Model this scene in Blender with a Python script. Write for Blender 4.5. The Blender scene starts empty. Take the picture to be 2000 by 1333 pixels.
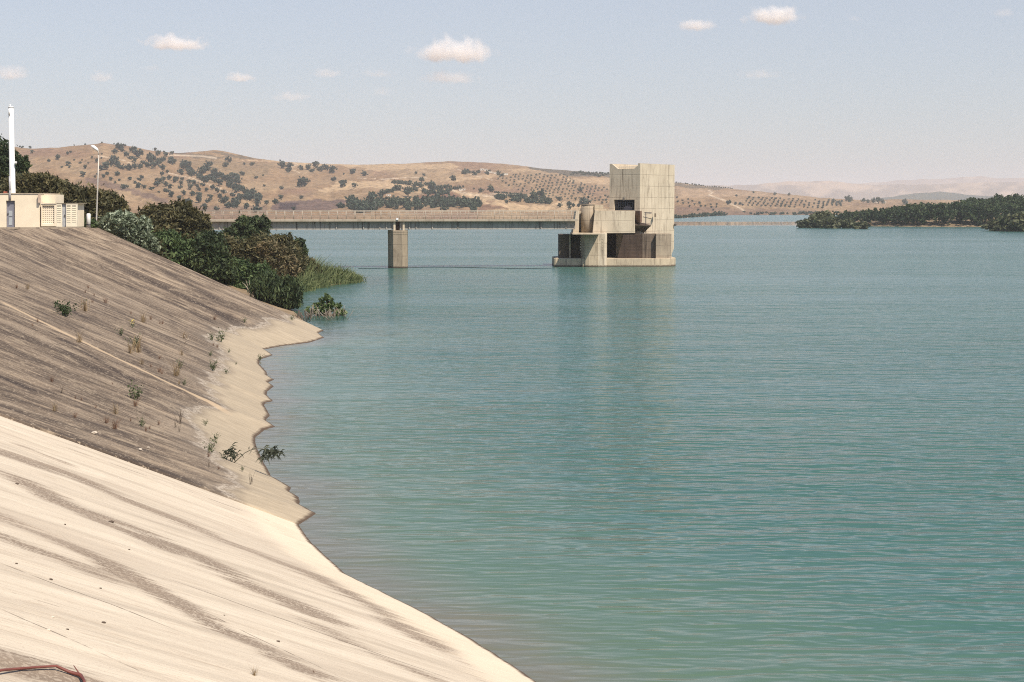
import bpy, math, random
import numpy as np

# ------------------------------------------------------------------ camera, sky, sun, exposure
SC = bpy.context.scene
COL = SC.collection
F = 3000.0                      # focal length in pixels of the 2000 px wide photograph
EYE = 8.0                       # eye height over the water, which is z = 0
TH = math.atan(261.5 / F)       # camera pitched down by this
cS, sS = math.cos(TH), math.sin(TH)

cam = bpy.data.cameras.new('camera'); camo = bpy.data.objects.new('camera', cam); COL.objects.link(camo)
cam.sensor_width = 36.0; cam.lens = 36.0 * F / 2000.0
cam.clip_start = 0.1; cam.clip_end = 60000
camo.location = (0, 0, EYE); camo.rotation_euler = (math.radians(90) - TH, 0, 0)
SC.camera = camo

SUN_AZ = math.atan2(0.62, -0.785)          # from +Y clockwise
SUN_EL = math.radians(51)
w = bpy.data.worlds.new('World'); SC.world = w; w.use_nodes = True
wn = w.node_tree; wn.nodes.clear()
sky = wn.nodes.new('ShaderNodeTexSky'); sky.sky_type = 'NISHITA'; sky.sun_disc = False
sky.sun_elevation = SUN_EL; sky.sun_rotation = SUN_AZ
sky.air_density = 1.0; sky.dust_density = 1.0; sky.ozone_density = 3.0; sky.altitude = 0
bg = wn.nodes.new('ShaderNodeBackground'); bg.inputs[1].default_value = 0.11
wo = wn.nodes.new('ShaderNodeOutputWorld')
hzc = wn.nodes.new('ShaderNodeMix'); hzc.data_type = 'RGBA'; hzc.inputs[7].default_value = (4.6, 4.55, 4.95, 1)
tcw = wn.nodes.new('ShaderNodeTexCoord'); sxw = wn.nodes.new('ShaderNodeSeparateXYZ'); wn.links.new(tcw.outputs['Generated'], sxw.inputs[0])
mrw = wn.nodes.new('ShaderNodeMapRange'); mrw.interpolation_type = 'SMOOTHSTEP'; wn.links.new(sxw.outputs[2], mrw.inputs[0])
mrw.inputs[1].default_value = .12; mrw.inputs[2].default_value = .42; mrw.inputs[3].default_value = .6; mrw.inputs[4].default_value = 0.0   # pale tint painted into the low sky, left out aloft to weaken fill
wn.links.new(mrw.outputs[0], hzc.inputs[0])
wn.links.new(sky.outputs[0], hzc.inputs[6]); wn.links.new(hzc.outputs[2], bg.inputs[0]); wn.links.new(bg.outputs[0], wo.inputs[0])

sl = bpy.data.lights.new('sun', 'SUN'); so = bpy.data.objects.new('sun', sl); COL.objects.link(so)
sl.energy = 4.7; sl.angle = math.radians(0.5); sl.color = (1.0, 0.9, 0.76)
so.location = (60, -60, 120)
so.rotation_euler = (math.radians(90) - SUN_EL, 0, math.pi - SUN_AZ)

SC.view_settings.view_transform = 'Standard'; SC.view_settings.look = 'None'
SC.view_settings.exposure = 0.3; SC.view_settings.gamma = 1.0; SC.view_settings.use_curve_mapping = False
SC.cycles.use_denoising = False; SC.cycles.filter_width = 1.1
SC.cycles.max_bounces = 6; SC.cycles.diffuse_bounces = 2; SC.cycles.glossy_bounces = 2
SC.cycles.transmission_bounces = 2; SC.cycles.transparent_max_bounces = 8; SC.cycles.volume_bounces = 6
SC.cycles.caustics_reflective = False; SC.cycles.caustics_refractive = False

# ------------------------------------------------------------------ helpers
def ray(u, v):
    k = 666.5 - v
    return (u - 1000.0, F * cS + k * sS, -F * sS + k * cS)
def at_y(u, v, Y):
    a, b, c = ray(u, v); t = Y / b
    return (a * t, Y, EYE + c * t)
def at_z(u, v, z):
    a, b, c = ray(u, v); t = (z - EYE) / c
    return (a * t, b * t, z)
def proj(P):
    P = np.asarray(P, float); x = P[..., 0]; y = P[..., 1]; z = P[..., 2] - EYE
    d = y * cS - z * sS; h = y * sS + z * cS
    return 1000 + F * x / d, 666.5 - F * h / d

def vnoise(x, y, seed=0):
    x = np.asarray(x, float); y = np.asarray(y, float)
    xi = np.floor(x).astype(np.int64); yi = np.floor(y).astype(np.int64)
    fx = x - xi; fy = y - yi
    fx = fx * fx * (3 - 2 * fx); fy = fy * fy * (3 - 2 * fy)
    def h(a, b):
        n = (a * 374761393 + b * 668265263 + seed * 974711) & 0x7fffffff
        n = ((n ^ (n >> 13)) * 1274126177) & 0x7fffffff
        return ((n ^ (n >> 16)) & 0xffff) / 65535.0
    return (h(xi, yi) * (1 - fx) + h(xi + 1, yi) * fx) * (1 - fy) + (h(xi, yi + 1) * (1 - fx) + h(xi + 1, yi + 1) * fx) * fy
def fbm(x, y, o=4, seed=0):
    s = 0; a = .5
    for i in range(o):
        s = s + a * vnoise(x * 2 ** i + i * 17.3, y * 2 ** i + i * 9.1, seed + i); a *= .5
    return s

def in_poly(u, v, poly):
    inside = np.zeros(np.shape(u), bool); n = len(poly); j = n - 1
    for i in range(n):
        xi, yi = poly[i]; xj, yj = poly[j]
        if yi != yj:
            c = ((yi > v) != (yj > v)) & (u < (xj - xi) * (v - yi) / (yj - yi) + xi)
            inside ^= c
        j = i
    return inside
def dist_poly(u, v, pts):
    d = np.full(np.shape(u), 1e9)
    for (x0, y0), (x1, y1) in zip(pts[:-1], pts[1:]):
        L = (x1 - x0) ** 2 + (y1 - y0) ** 2 + 1e-9
        t = np.clip(((u - x0) * (x1 - x0) + (v - y0) * (y1 - y0)) / L, 0, 1)
        d = np.minimum(d, np.hypot(u - x0 - t * (x1 - x0), v - y0 - t * (y1 - y0)))
    return d

def tag(o, label=None, cat=None, group=None, kind=None):
    if label: o['label'] = label
    if cat: o['category'] = cat
    if group: o['group'] = group
    if kind: o['kind'] = kind
    return o
def link(name, me, m=None, parent=None, loc=(0, 0, 0)):
    o = bpy.data.objects.new(name, me); COL.objects.link(o)
    if m is not None and me is not None:
        for q in (m if isinstance(m, (list, tuple)) else [m]): me.materials.append(q)
    o.location = loc
    if parent is not None: o.parent = parent
    return o
def empty(name, loc, label, cat, group=None):
    o = bpy.data.objects.new(name, None); COL.objects.link(o); o.location = loc; o.empty_display_size = .3
    return tag(o, label, cat, group)

class MB:
    """collects shapes in world coordinates, then links them as one mesh"""
    def __init__(s): s.v = []; s.f = []; s.smooth = []
    def add(s, vs, fs, sm=False):
        b = len(s.v); s.v += [tuple(p) for p in vs]
        for f in fs: s.f.append([i + b for i in f]); s.smooth.append(sm)
        return s
    def box(s, x0, x1, y0, y1, z0, z1):
        return s.add([(x0, y0, z0), (x1, y0, z0), (x1, y1, z0), (x0, y1, z0), (x0, y0, z1), (x1, y0, z1), (x1, y1, z1), (x0, y1, z1)],
                     [(0, 3, 2, 1), (4, 5, 6, 7), (0, 1, 5, 4), (1, 2, 6, 5), (2, 3, 7, 6), (3, 0, 4, 7)])
    def prism(s, pts, d):
        """closed polygon of 3-D points pushed along vector d"""
        n = len(pts); q = [(p[0] + d[0], p[1] + d[1], p[2] + d[2]) for p in pts]
        return s.add(list(pts) + q, [tuple(range(n)), tuple(range(2 * n - 1, n - 1, -1))] + [(i, i + n, (i + 1) % n + n, (i + 1) % n) for i in range(n)])
    def slab(s, uv, Y, depth):
        return s.prism([at_y(u, v, Y) for u, v in uv], (0, depth, 0))
    def plan(s, xy, z0, z1):
        return s.prism([(x, y, z0) for x, y in xy], (0, 0, z1 - z0))
    def tube(s, P, R, n=8, cap=True):
        P = [np.array(p, float) for p in P]
        if not hasattr(R, '__len__'): R = [R] * len(P)
        b = len(s.v); rings = []
        for i, p in enumerate(P):
            t = P[min(i + 1, len(P) - 1)] - P[max(i - 1, 0)]; t = t / (np.linalg.norm(t) + 1e-9)
            a = np.cross(t, (0, 0, 1)) if abs(t[2]) < .9 else np.cross(t, (1, 0, 0)); a /= np.linalg.norm(a); c = np.cross(t, a)
            for k in range(n):
                q = 2 * math.pi * k / n
                s.v.append(tuple(p + R[i] * (math.cos(q) * a + math.sin(q) * c)))
        for i in range(len(P) - 1):
            for k in range(n):
                s.f.append([b + i * n + k, b + i * n + (k + 1) % n, b + (i + 1) * n + (k + 1) % n, b + (i + 1) * n + k]); s.smooth.append(True)
        if cap:
            s.f.append([b + k for k in range(n)]); s.smooth.append(False)
            s.f.append([b + (len(P) - 1) * n + k for k in range(n - 1, -1, -1)]); s.smooth.append(False)
        return s
    def build(s, name, m, parent=None, loc=None, bevel=0):
        off = np.array(loc if loc is not None else (parent_world(parent) if parent else (0, 0, 0)), float)
        me = bpy.data.meshes.new(name)
        V = np.array(s.v, float) - off
        me.from_pydata([tuple(p) for p in V], [], s.f)
        me.polygons.foreach_set('use_smooth', s.smooth)
        import bmesh
        bm = bmesh.new(); bm.from_mesh(me); bmesh.ops.recalc_face_normals(bm, faces=bm.faces)
        if bevel: bmesh.ops.bevel(bm, geom=[e for e in bm.edges if e.is_manifold and e.calc_face_angle(0) > .5], offset=bevel, segments=2, affect='EDGES', profile=.6)
        bm.to_mesh(me); bm.free()
        o = link(name, me, m, parent, (0, 0, 0) if parent else tuple(off))
        return o
def parent_world(p):
    l = np.zeros(3)
    while p is not None: l += np.array(p.location); p = p.parent
    return l

def npmesh(name, V, faces4=None, tris=None, uv=None, attrs=None, cols=None, smooth=False):
    """fast mesh from arrays; faces4 (n,4)"""
    me = bpy.data.meshes.new(name); V = np.asarray(V, np.float32)
    Fc = faces4 if faces4 is not None else tris; k = Fc.shape[1]
    me.vertices.add(len(V)); me.vertices.foreach_set('co', V.ravel())
    me.loops.add(Fc.size); me.loops.foreach_set('vertex_index', Fc.ravel().astype(np.int32))
    me.polygons.add(len(Fc)); me.polygons.foreach_set('loop_start', np.arange(0, Fc.size, k, dtype=np.int32))
    if smooth: me.polygons.foreach_set('use_smooth', np.ones(len(Fc), bool))
    me.update(calc_edges=True)
    if uv is not None:
        l = me.uv_layers.new(name='st'); l.data.foreach_set('uv', np.asarray(uv, np.float32)[Fc.ravel()].ravel())
    for k2, a in (attrs or {}).items():
        at = me.attributes.new(k2, 'FLOAT', 'POINT'); at.data.foreach_set('value', np.asarray(a, np.float32).ravel())
    for k2, a in (cols or {}).items():
        at = me.color_attributes.new(k2, 'FLOAT_COLOR', 'POINT'); at.data.foreach_set('color', np.asarray(a, np.float32).ravel())
    me.validate()
    return me
def grid_faces(nr, nc):
    i = np.arange(nr - 1)[:, None] * nc + np.arange(nc - 1)[None, :]
    return np.stack([i, i + 1, i + nc + 1, i + nc], -1).reshape(-1, 4)

# ------------------------------------------------------------------ materials
class NT:
    def __init__(s, name, rough=.8, spec=.3):
        s.m = bpy.data.materials.new(name); s.m.use_nodes = True; s.t = s.m.node_tree; s.t.nodes.clear()
        s.out = s.n('ShaderNodeOutputMaterial'); s.p = s.n('ShaderNodeBsdfPrincipled')
        s.p.inputs['Roughness'].default_value = rough; s.p.inputs['Specular IOR Level'].default_value = spec
        s.l(s.p.outputs[0], s.out.inputs[0])
    def n(s, ty, **k):
        q = s.t.nodes.new(ty)
        for a, b in k.items(): setattr(q, a, b)
        return q
    def l(s, a, b): s.t.links.new(a, b)
    def put(s, sock, val):
        if hasattr(val, 'default_value') or hasattr(val, 'is_linked'): s.l(val, sock)
        elif isinstance(val, (tuple, list)) and sock.type == 'RGBA': sock.default_value = tuple(val) + ((1,) if len(val) == 3 else ())
        else: sock.default_value = val
    def geo(s): return s.n('ShaderNodeNewGeometry').outputs['Position']
    def obj(s): return s.n('ShaderNodeTexCoord').outputs['Object']
    def uv(s): return s.n('ShaderNodeTexCoord').outputs['UV']
    def attr(s, name, col=False):
        a = s.n('ShaderNodeAttribute', attribute_name=name); return a.outputs['Color' if col else 'Fac']
    def scale(s, vec, sc, off=(0, 0, 0)):
        q = s.n('ShaderNodeMapping'); s.l(vec, q.inputs[0]); q.inputs['Scale'].default_value = sc; q.inputs['Location'].default_value = off; return q.outputs[0]
    def noise(s, vec, sc=1, det=4, rough=.55, dist=0, col=False):
        q = s.n('ShaderNodeTexNoise'); s.l(vec, q.inputs['Vector']); q.inputs['Scale'].default_value = sc
        q.inputs['Detail'].default_value = det; q.inputs['Roughness'].default_value = rough; q.inputs['Distortion'].default_value = dist
        return q.outputs['Color' if col else 'Fac']
    def math(s, op, a, b=0.0, c=None, clamp=False):
        q = s.n('ShaderNodeMath', operation=op, use_clamp=clamp); s.put(q.inputs[0], a); s.put(q.inputs[1], b)
        if c is not None: s.put(q.inputs[2], c)
        return q.outputs[0]
    def sstep(s, x, a, b):
        q = s.n('ShaderNodeMapRange', interpolation_type='SMOOTHSTEP'); s.put(q.inputs['Value'], x)
        if b < a: q.inputs['From Min'].default_value = b; q.inputs['From Max'].default_value = a; q.inputs['To Min'].default_value = 1; q.inputs['To Max'].default_value = 0
        else: q.inputs['From Min'].default_value = a; q.inputs['From Max'].default_value = b
        return q.outputs[0]
    def mix(s, f, a, b, bl='MIX'):
        q = s.n('ShaderNodeMix', data_type='RGBA', blend_type=bl); s.put(q.inputs[0], f); s.put(q.inputs[6], a); s.put(q.inputs[7], b); return q.outputs[2]
    def sep(s, v):
        q = s.n('ShaderNodeSeparateXYZ'); s.l(v, q.inputs[0]); return q.outputs
    def comb(s, x, y, z):
        q = s.n('ShaderNodeCombineXYZ'); s.put(q.inputs[0], x); s.put(q.inputs[1], y); s.put(q.inputs[2], z); return q.outputs[0]
    def ramp(s, f, stops):
        q = s.n('ShaderNodeValToRGB'); s.l(f, q.inputs[0]); e = q.color_ramp.elements
        while len(e) < len(stops): e.new(.5)
        for x, (p, c) in zip(e, stops): x.position = p; x.color = tuple(c) + (1,)
        return q.outputs[0]
    def bump(s, h, st=.3, dist=.05):
        q = s.n('ShaderNodeBump'); s.l(h, q.inputs['Height']); q.inputs['Strength'].default_value = st; q.inputs['Distance'].default_value = dist
        s.l(q.outputs[0], s.p.inputs['Normal']); return q
    def base(s, c): s.put(s.p.inputs['Base Color'], c); return s
def plain(name, c, rough=.7, spec=.3, metal=0, var=.12, sc=3.0):
    t = NT(name, rough, spec); t.p.inputs['Metallic'].default_value = metal
    n = t.noise(t.obj(), sc, 5)
    d = tuple(x * (1 - 2.2 * var) for x in c); e = tuple(min(1, x * (1 + var)) for x in c)
    t.base(t.ramp(n, [(.3, d), (.7, e)])); return t.m

def concrete(name, lo, hi, dirt=(.12, .085, .065), dirt_amt=.5, lift=1.55, board=0.0, streak=1.0, wet=True):
    t = NT(name, .88, .2); P = t.geo(); x, y, z = t.sep(P)
    n1 = t.noise(t.scale(P, (.5, .5, .5)), 1, 6, .6); n2 = t.noise(t.scale(P, (3.2, 3.2, .22)), 1, 5, .6); n3 = t.noise(P, 9, 4, .7)
    c = t.ramp(n1, [(.25, lo), (.75, hi)])
    c = t.mix(t.math('MULTIPLY', t.sstep(n2, .5, .78), dirt_amt * streak), c, dirt)
    c = t.mix(t.math('MULTIPLY', t.sstep(n3, .58, .75), .35 * dirt_amt), c, dirt)
    # pour lines every lift, formwork joints
    wob = t.math('MULTIPLY', t.math('SUBTRACT', n3, .5), .06)
    zz = t.math('ABSOLUTE', t.math('SUBTRACT', t.math('FRACT', t.math('DIVIDE', t.math('ADD', z, wob), lift)), .5))
    line = t.math('MULTIPLY', t.sstep(zz, .455, .49), t.sstep(n1, .3, .55))
    h = t.math('ADD', t.math('MULTIPLY', t.math('ADD', x, t.math('MULTIPLY', y, .55)), .62), 0.0)
    vv = t.math('ABSOLUTE', t.math('SUBTRACT', t.math('FRACT', h), .5))
    line2 = t.math('MULTIPLY', t.sstep(vv, .465, .49), t.sstep(n2, .42, .6))
    c = t.mix(t.math('MULTIPLY', t.math('MAXIMUM', line, t.math('MULTIPLY', line2, .6)), .42), c, dirt)
    n5 = t.noise(t.scale(P, (.9, .9, .35), (4, 1, 7)), 1, 6, .7, .6)
    c = t.mix(t.math('MULTIPLY', t.sstep(n5, .52, .70), .55 * dirt_amt), c, dirt)
    n6 = t.noise(t.scale(P, (5, 5, .12), (1, 3, 7)), 1, 3, .6)
    c = t.mix(t.math('MULTIPLY', t.sstep(n6, .60, .70), .5 * dirt_amt), c, tuple(d * .8 for d in dirt))
    if board:
        bz = t.math('ABSOLUTE', t.math('SUBTRACT', t.math('FRACT', t.math('MULTIPLY', z, 5.2)), .5))
        c = t.mix(t.math('MULTIPLY', t.sstep(bz, .36, .46), board), c, tuple(d * .5 for d in dirt))
    if wet:
        wn_ = t.math('ADD', z, t.math('MULTIPLY', t.math('SUBTRACT', n2, .5), .35))
        c = t.mix(t.sstep(wn_, .30, .10), c, tuple(d * .8 for d in dirt))
    t.base(c); t.bump(t.math('ADD', n3, t.math('MULTIPLY', line, -1.2)), .35, .03)
    return t.m

# ------------------------------------------------------------------ concrete embankment
WL = [(632,646),(620.5,651),(633,660),(604,669.5),(551,676),(515,682.7),(533,694),(508,702.5),(505,711),(520,727),(521.5,734),(535,742),(523,747),(534,755),(521,765),(520,772),(533,784),(518,787),(515,791.6),(526.5,811),(518,821),(537,834),(516.5,839.5),(498,854),(498,867.5),(511.6,900.5),(520,914),(528,930),(568,953),(564,960),(582.6,971.5),(584,986),(617,1003),(583,1025),(608,1061),(676,1122),(780,1173),(836,1201),(920,1248),(990,1293),(1049,1333),(1320,1500),(1720,1740),(2300,2100)]
CT = [(646,-28.6,106.5),(660,-31,105.6),(690,-34.5,100),(760,-29.5,74),(820,-25.6,59),(930,-22.3,42.5),(1025,-20,33.4),(1170,-17,25.8),(1333,-14.2,19.4),(1740,-10.6,11.3),(2100,-8.4,6.2)]
wv = np.array([p[1] for p in WL], float); wu = np.array([p[0] for p in WL], float)
vy = lambda v: at_z(1000, v, 0)[1]
Yw = np.arange(vy(646), vy(2095), -0.05)
vtab = np.linspace(640, 2105, 6000); ytab = np.array([vy(v) for v in vtab])
v_of = np.interp(-Yw, -ytab, vtab); u_of = np.interp(v_of, wv, wu)
Wx = np.array([at_z(a, b, 0)[0] for a, b in zip(u_of, v_of)])
def gsm(a, sg):
    k = np.arange(-int(3 * sg), int(3 * sg) + 1); g = np.exp(-.5 * (k / sg) ** 2); g /= g.sum()
    n = len(k) // 2; lo = 2 * a[0] - a[n:0:-1]; hi = 2 * a[-1] - a[-2:-n - 2:-1]
    return np.convolve(np.concatenate([lo, a, hi]), g, 'valid')
Wsx = gsm(Wx, 55)
Sarc = np.concatenate([[0], np.cumsum(np.hypot(np.diff(Wsx), np.diff(Yw)))])
cy_ = np.array([vy(c[0]) for c in CT])
Cx = gsm(np.interp(-Yw, -cy_, [c[1] for c in CT]), 40); Cy = gsm(np.interp(-Yw, -cy_, [c[2] for c in CT]), 40)
CREST = 6.5
def surf(s, tau):
    """point of the slope: s metres along the waterline, tau 0 crest .. 1 waterline"""
    wx = np.interp(s, Sarc, Wsx); wy = np.interp(s, Sarc, Yw); zx = np.interp(s, Sarc, Wx) - wx
    cx = np.interp(s, Sarc, Cx); cy = np.interp(s, Sarc, Cy)
    k = np.clip(tau, 0, 1) ** 5
    x = cx + (wx - cx) * tau + zx * k; y = cy + (wy - cy) * tau
    z = CREST * (1 - tau)
    return np.stack([x, y, z], -1)
_s = np.linspace(0, Sarc[-1], 900); _t = np.linspace(0, 1.05, 260)
_gs, _gt = np.meshgrid(_s, _t, indexing='ij'); _gu, _gv = proj(surf(_gs, _gt))
def inv(u, v):
    i = np.argmin((_gu - u) ** 2 + (_gv - v) ** 2); s0, t0 = _gs.flat[i], _gt.flat[i]
    a, b = np.meshgrid(np.linspace(s0 - .12, s0 + .12, 41), np.linspace(t0 - .006, t0 + .006, 41), indexing='ij')
    U, V = proj(surf(a, b)); j = np.argmin((U - u) ** 2 + (V - v) ** 2)
    return a.flat[j], b.flat[j]
S_J = Sarc[np.argmin(np.abs(v_of - 1025))]
TL = 16.5
def relief(s, t):
    return (fbm(s * .55, t * 1.3, 3, 5) - .45) * .16 * np.clip(1.02 - t, .0, 1) + (fbm(s * 2.2, t * 5, 3, 8) - .45) * .04 * np.clip(1.5 - t, .3, 1)

# wear traced from the concrete, plus a shrub's shadow painted on the near slab: (line of image points, half width m, strength)
def st_line(pts): return [inv(u, v) for u, v in pts]
def stain_shadow_field(s, t, lines):
    out = np.zeros(s.shape)
    for pts, wd, st in lines:
        q = [(a, b * TL) for a, b in st_line(pts)]
        d = dist_poly(s, t * TL, q)
        out = np.maximum(out, st * np.clip(1.15 - d / wd, 0, 1))
    return np.clip(out, 0, 1)
UP_ST = [([(140,478),(260,535),(400,600),(470,640)], .9, 1), ([(300,520),(420,585)], .8, .9), ([(0,640),(130,690),(230,745),(330,800)], 1.0, .75), ([(0,820),(160,870),(330,930),(480,985)], .55, 1), ([(20,800),(180,848),(300,890)], .5, .9), ([(100,655),(190,705),(280,760)], .45, 1), ([(120,600),(240,660),(330,720)], .5, .85), ([(330,590),(450,650)], .7, .8), ([(0,525),(120,575),(260,640)], .5, .6), ([(0,740),(60,765)], .35, 1), ([(320,660),(400,715)],.6,.7), ([(390,940),(520,1000)], .5, .5)]
NE_ST_SHADOW = [([(0,885),(130,925),(270,985),(440,1055),(640,1135),(760,1200),(850,1260)], 0.83, .9), ([(45,940),(130,985),(260,1030),(400,1095),(480,1140),(620,1200)], 0.78, 1), ([(100,975),(220,1025),(330,1075)], 0.69, .9),
         ([(0,1010),(90,1045),(180,1085),(280,1140),(400,1210),(520,1270),(600,1310)], 0.51, .95), ([(0,1045),(100,1085),(200,1125)], 0.57, .75), ([(40,870),(130,905)], 0.37, .55), ([(500,990),(540,1020),(590,1065)], 0.74, .4), ([(0,1290),(70,1312),(150,1330)], 0.57, .9), ([(620,1220),(760,1290),(860,1333)], 0.51, .45),([(700,1160),(800,1222),(900,1290),(960,1333)], 0.57, .35)]  # the faint short streak by the slab joint paints a shrub's cast shadow
def slope_mesh(name, s0, s1, ds, t1, dt, lines, lift):
    ns = int((s1 - s0) / ds) + 1; nt_ = int(t1 / dt) + 1
    s, t = np.meshgrid(np.linspace(s0, s1, ns), np.linspace(0, t1, nt_), indexing='ij')
    P = surf(s, t); P[..., 2] += relief(s, t) + lift * (1 - np.clip(t, 0, 1) ** 10 * .9)
    st = stain_shadow_field(s, t, lines)
    V = P.reshape(-1, 3); fc = grid_faces(ns, nt_)
    sv = s.ravel(); tv = t.ravel()
    # the slab's own edge at the near joint
    e = V[-nt_:].copy(); e[:, 2] -= .5; b = len(V); V = np.concatenate([V, e]); i = np.arange(nt_ - 1)
    top = (ns - 1) * nt_
    fc = np.concatenate([fc, np.stack([top + i, top + i + 1, b + i + 1, b + i], -1)])
    sv = np.concatenate([sv, s[-1] + .6]); tv = np.concatenate([tv, t[-1]]); stv = np.concatenate([st.ravel(), np.ones(nt_)])
    return npmesh(name, V, fc, uv=np.stack([sv, tv * TL], -1), attrs={'stain': stv, 'rise': CREST * (1 - tv)}, smooth=False)

def slope_mat(name, near):
    t = NT(name, .92, .15); uv = t.uv(); s, q, _ = t.sep(uv)
    stain = t.attr('stain'); rise = t.attr('rise')  # on the near slab, stain also carries the painted shrub shadow
    fine = t.noise(t.scale(uv, (5.5, 1.0, 1)), 1, 7, .70, .8)
    mid = t.noise(t.scale(uv, (1.5, .20, 1)), 1, 6, .66, .7)
    big = t.noise(t.scale(uv, (.35, .09, 1)), 1, 3, .5)
    grit = t.noise(uv, 16, 3, .75); speck = t.noise(uv, 7.0, 3, .7)
    if near:
        c = t.ramp(mid, [(.28, (.44, .37, .285)), (.5, (.58, .495, .385)), (.75, (.68, .59, .465))])
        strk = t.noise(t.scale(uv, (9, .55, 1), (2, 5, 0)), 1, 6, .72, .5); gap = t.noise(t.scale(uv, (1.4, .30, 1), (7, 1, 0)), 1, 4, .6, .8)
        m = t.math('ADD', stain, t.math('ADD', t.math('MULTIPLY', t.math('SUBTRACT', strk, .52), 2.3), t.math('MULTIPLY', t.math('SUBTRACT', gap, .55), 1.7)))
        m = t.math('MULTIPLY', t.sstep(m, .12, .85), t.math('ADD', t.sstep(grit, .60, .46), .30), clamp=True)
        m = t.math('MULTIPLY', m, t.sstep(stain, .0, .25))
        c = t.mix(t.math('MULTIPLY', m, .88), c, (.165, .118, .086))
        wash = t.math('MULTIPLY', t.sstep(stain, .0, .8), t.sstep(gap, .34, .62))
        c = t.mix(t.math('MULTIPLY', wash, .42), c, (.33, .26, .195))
        c = t.mix(t.math('MULTIPLY', t.sstep(gap, .54, .72), .26), c, (.36, .29, .225))
        hair = t.noise(t.scale(uv, (16, .20, 1), (1, 8, 0)), 1, 4, .65, .2)
        c = t.mix(t.math('MULTIPLY', t.sstep(hair, .56, .68), .38), c, (.28, .21, .15))
        c = t.mix(t.math('MULTIPLY', t.sstep(fine, .53, .70), .42), c, (.37, .285, .205))
        c = t.mix(t.math('MULTIPLY', t.sstep(big, .50, .68), .40), c, (.40, .325, .25))
        c = t.mix(t.math('MULTIPLY', t.sstep(grit, .54, .7), .32), c, (.36, .27, .2))
        edge = t.math('ADD', rise, t.math('MULTIPLY', t.math('SUBTRACT', mid, .5), 1.2))
        c = t.mix(t.math('MULTIPLY', t.sstep(edge, .75, .45), .7), c, (.72, .61, .46))
    else:
        c = t.ramp(mid, [(.30, (.066, .049, .038)), (.43, (.122, .092, .068)), (.55, (.215, .163, .118)), (.72, (.42, .325, .225))])
        c = t.mix(t.math('MULTIPLY', t.sstep(fine, .50, .70), .55), c, (.37, .295, .215))
        c = t.mix(t.math('MULTIPLY', t.sstep(fine, .46, .30), .6), c, (.075, .056, .045))
        m = t.math('MULTIPLY', stain, t.math('ADD', t.sstep(fine, .25, .6), .2), clamp=True)
        c = t.mix(t.math('MULTIPLY', m, .88), c, (.046, .035, .031))
        bl = t.noise(t.scale(uv, (.45, .16, 1), (3, 9, 0)), 1, 4, .6, .4)
        c = t.mix(t.math('MULTIPLY', t.sstep(bl, .52, .66), .65), c, (.33, .26, .19))
        c = t.mix(t.math('MULTIPLY', t.sstep(bl, .47, .36), .6), c, (.06, .046, .039))
        c = t.mix(t.math('MULTIPLY', t.sstep(speck, .56, .64), .6), c, (.46, .37, .275))
        c = t.mix(t.math('MULTIPLY', t.sstep(grit, .52, .62), .55), c, (.05, .038, .032))
        hair = t.noise(t.scale(uv, (13, .22, 1), (1, 8, 0)), 1, 5, .68, .3)
        c = t.mix(t.math('MULTIPLY', t.sstep(hair, .56, .66), .38), c, (.42, .335, .24))
        c = t.mix(t.math('MULTIPLY', t.sstep(hair, .43, .35), .4), c, (.045, .035, .03))
        mot = t.noise(t.scale(uv, (1.1, .55, 1), (4, 2, 0)), 1, 6, .68, 1.0)
        c = t.mix(t.math('MULTIPLY', t.sstep(mot, .53, .66), .6), c, (.38, .30, .213))
        c = t.mix(t.math('MULTIPLY', t.sstep(mot, .47, .36), .6), c, (.055, .042, .036))
        # bleached band above the water
        g1 = t.noise(t.scale(uv, (.35, .25, 1)), 1, 4, .55)
        edge = t.math('ADD', rise, t.math('MULTIPLY', t.math('SUBTRACT', g1, .5), 1.3))
        pale = t.ramp(fine, [(.3, (.30, .245, .175)), (.7, (.46, .38, .275))])
        pale = t.mix(t.math('MULTIPLY', t.sstep(grit, .58, .75), .3), pale, (.30, .235, .17))
        c = t.mix(t.math('MULTIPLY', t.sstep(edge, 1.5, .75), .45), c, (.20, .165, .13)); c = t.mix(t.sstep(edge, .92, .58), c, pale)
        c = t.mix(t.math('MULTIPLY', t.math('MULTIPLY', t.sstep(edge, .74, .84), t.sstep(edge, .98, .88)), t.math('MULTIPLY', t.sstep(speck, .38, .58), .5)), c, (.56, .49, .40))
    def line(p0, p1, wd, col, amt, brk=.0):
        nonlocal c
        (a0, b0), (a1, b1) = inv(*p0), inv(*p1); b0 *= TL; b1 *= TL
        if abs(b1 - b0) < .2: return
        k = (a1 - a0) / (b1 - b0)
        wig = t.math('MULTIPLY', t.math('SUBTRACT', t.noise(t.scale(uv, (.2, .8, 1)), 1, 3, .6), .5), wd * 1.6 + .05)
        d = t.math('ABSOLUTE', t.math('SUBTRACT', t.math('ADD', s, wig), t.math('MULTIPLY_ADD', q, k, a0 - k * b0)))
        f = t.sstep(d, wd, wd * .45); lo, hi = min(b0, b1), max(b0, b1)
        f = t.math('MULTIPLY', f, t.math('MULTIPLY', t.sstep(q, lo - .2, lo + .3), t.sstep(q, hi + .2, hi - .6)))
        if brk: f = t.math('MULTIPLY', f, t.sstep(t.noise(t.scale(uv, (1, 1.3, 1)), 1, 4, .7), brk, brk + .12))
        c = t.mix(t.math('MULTIPLY', f, amt), c, col)
    dk = (.085, .06, .045)
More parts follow.
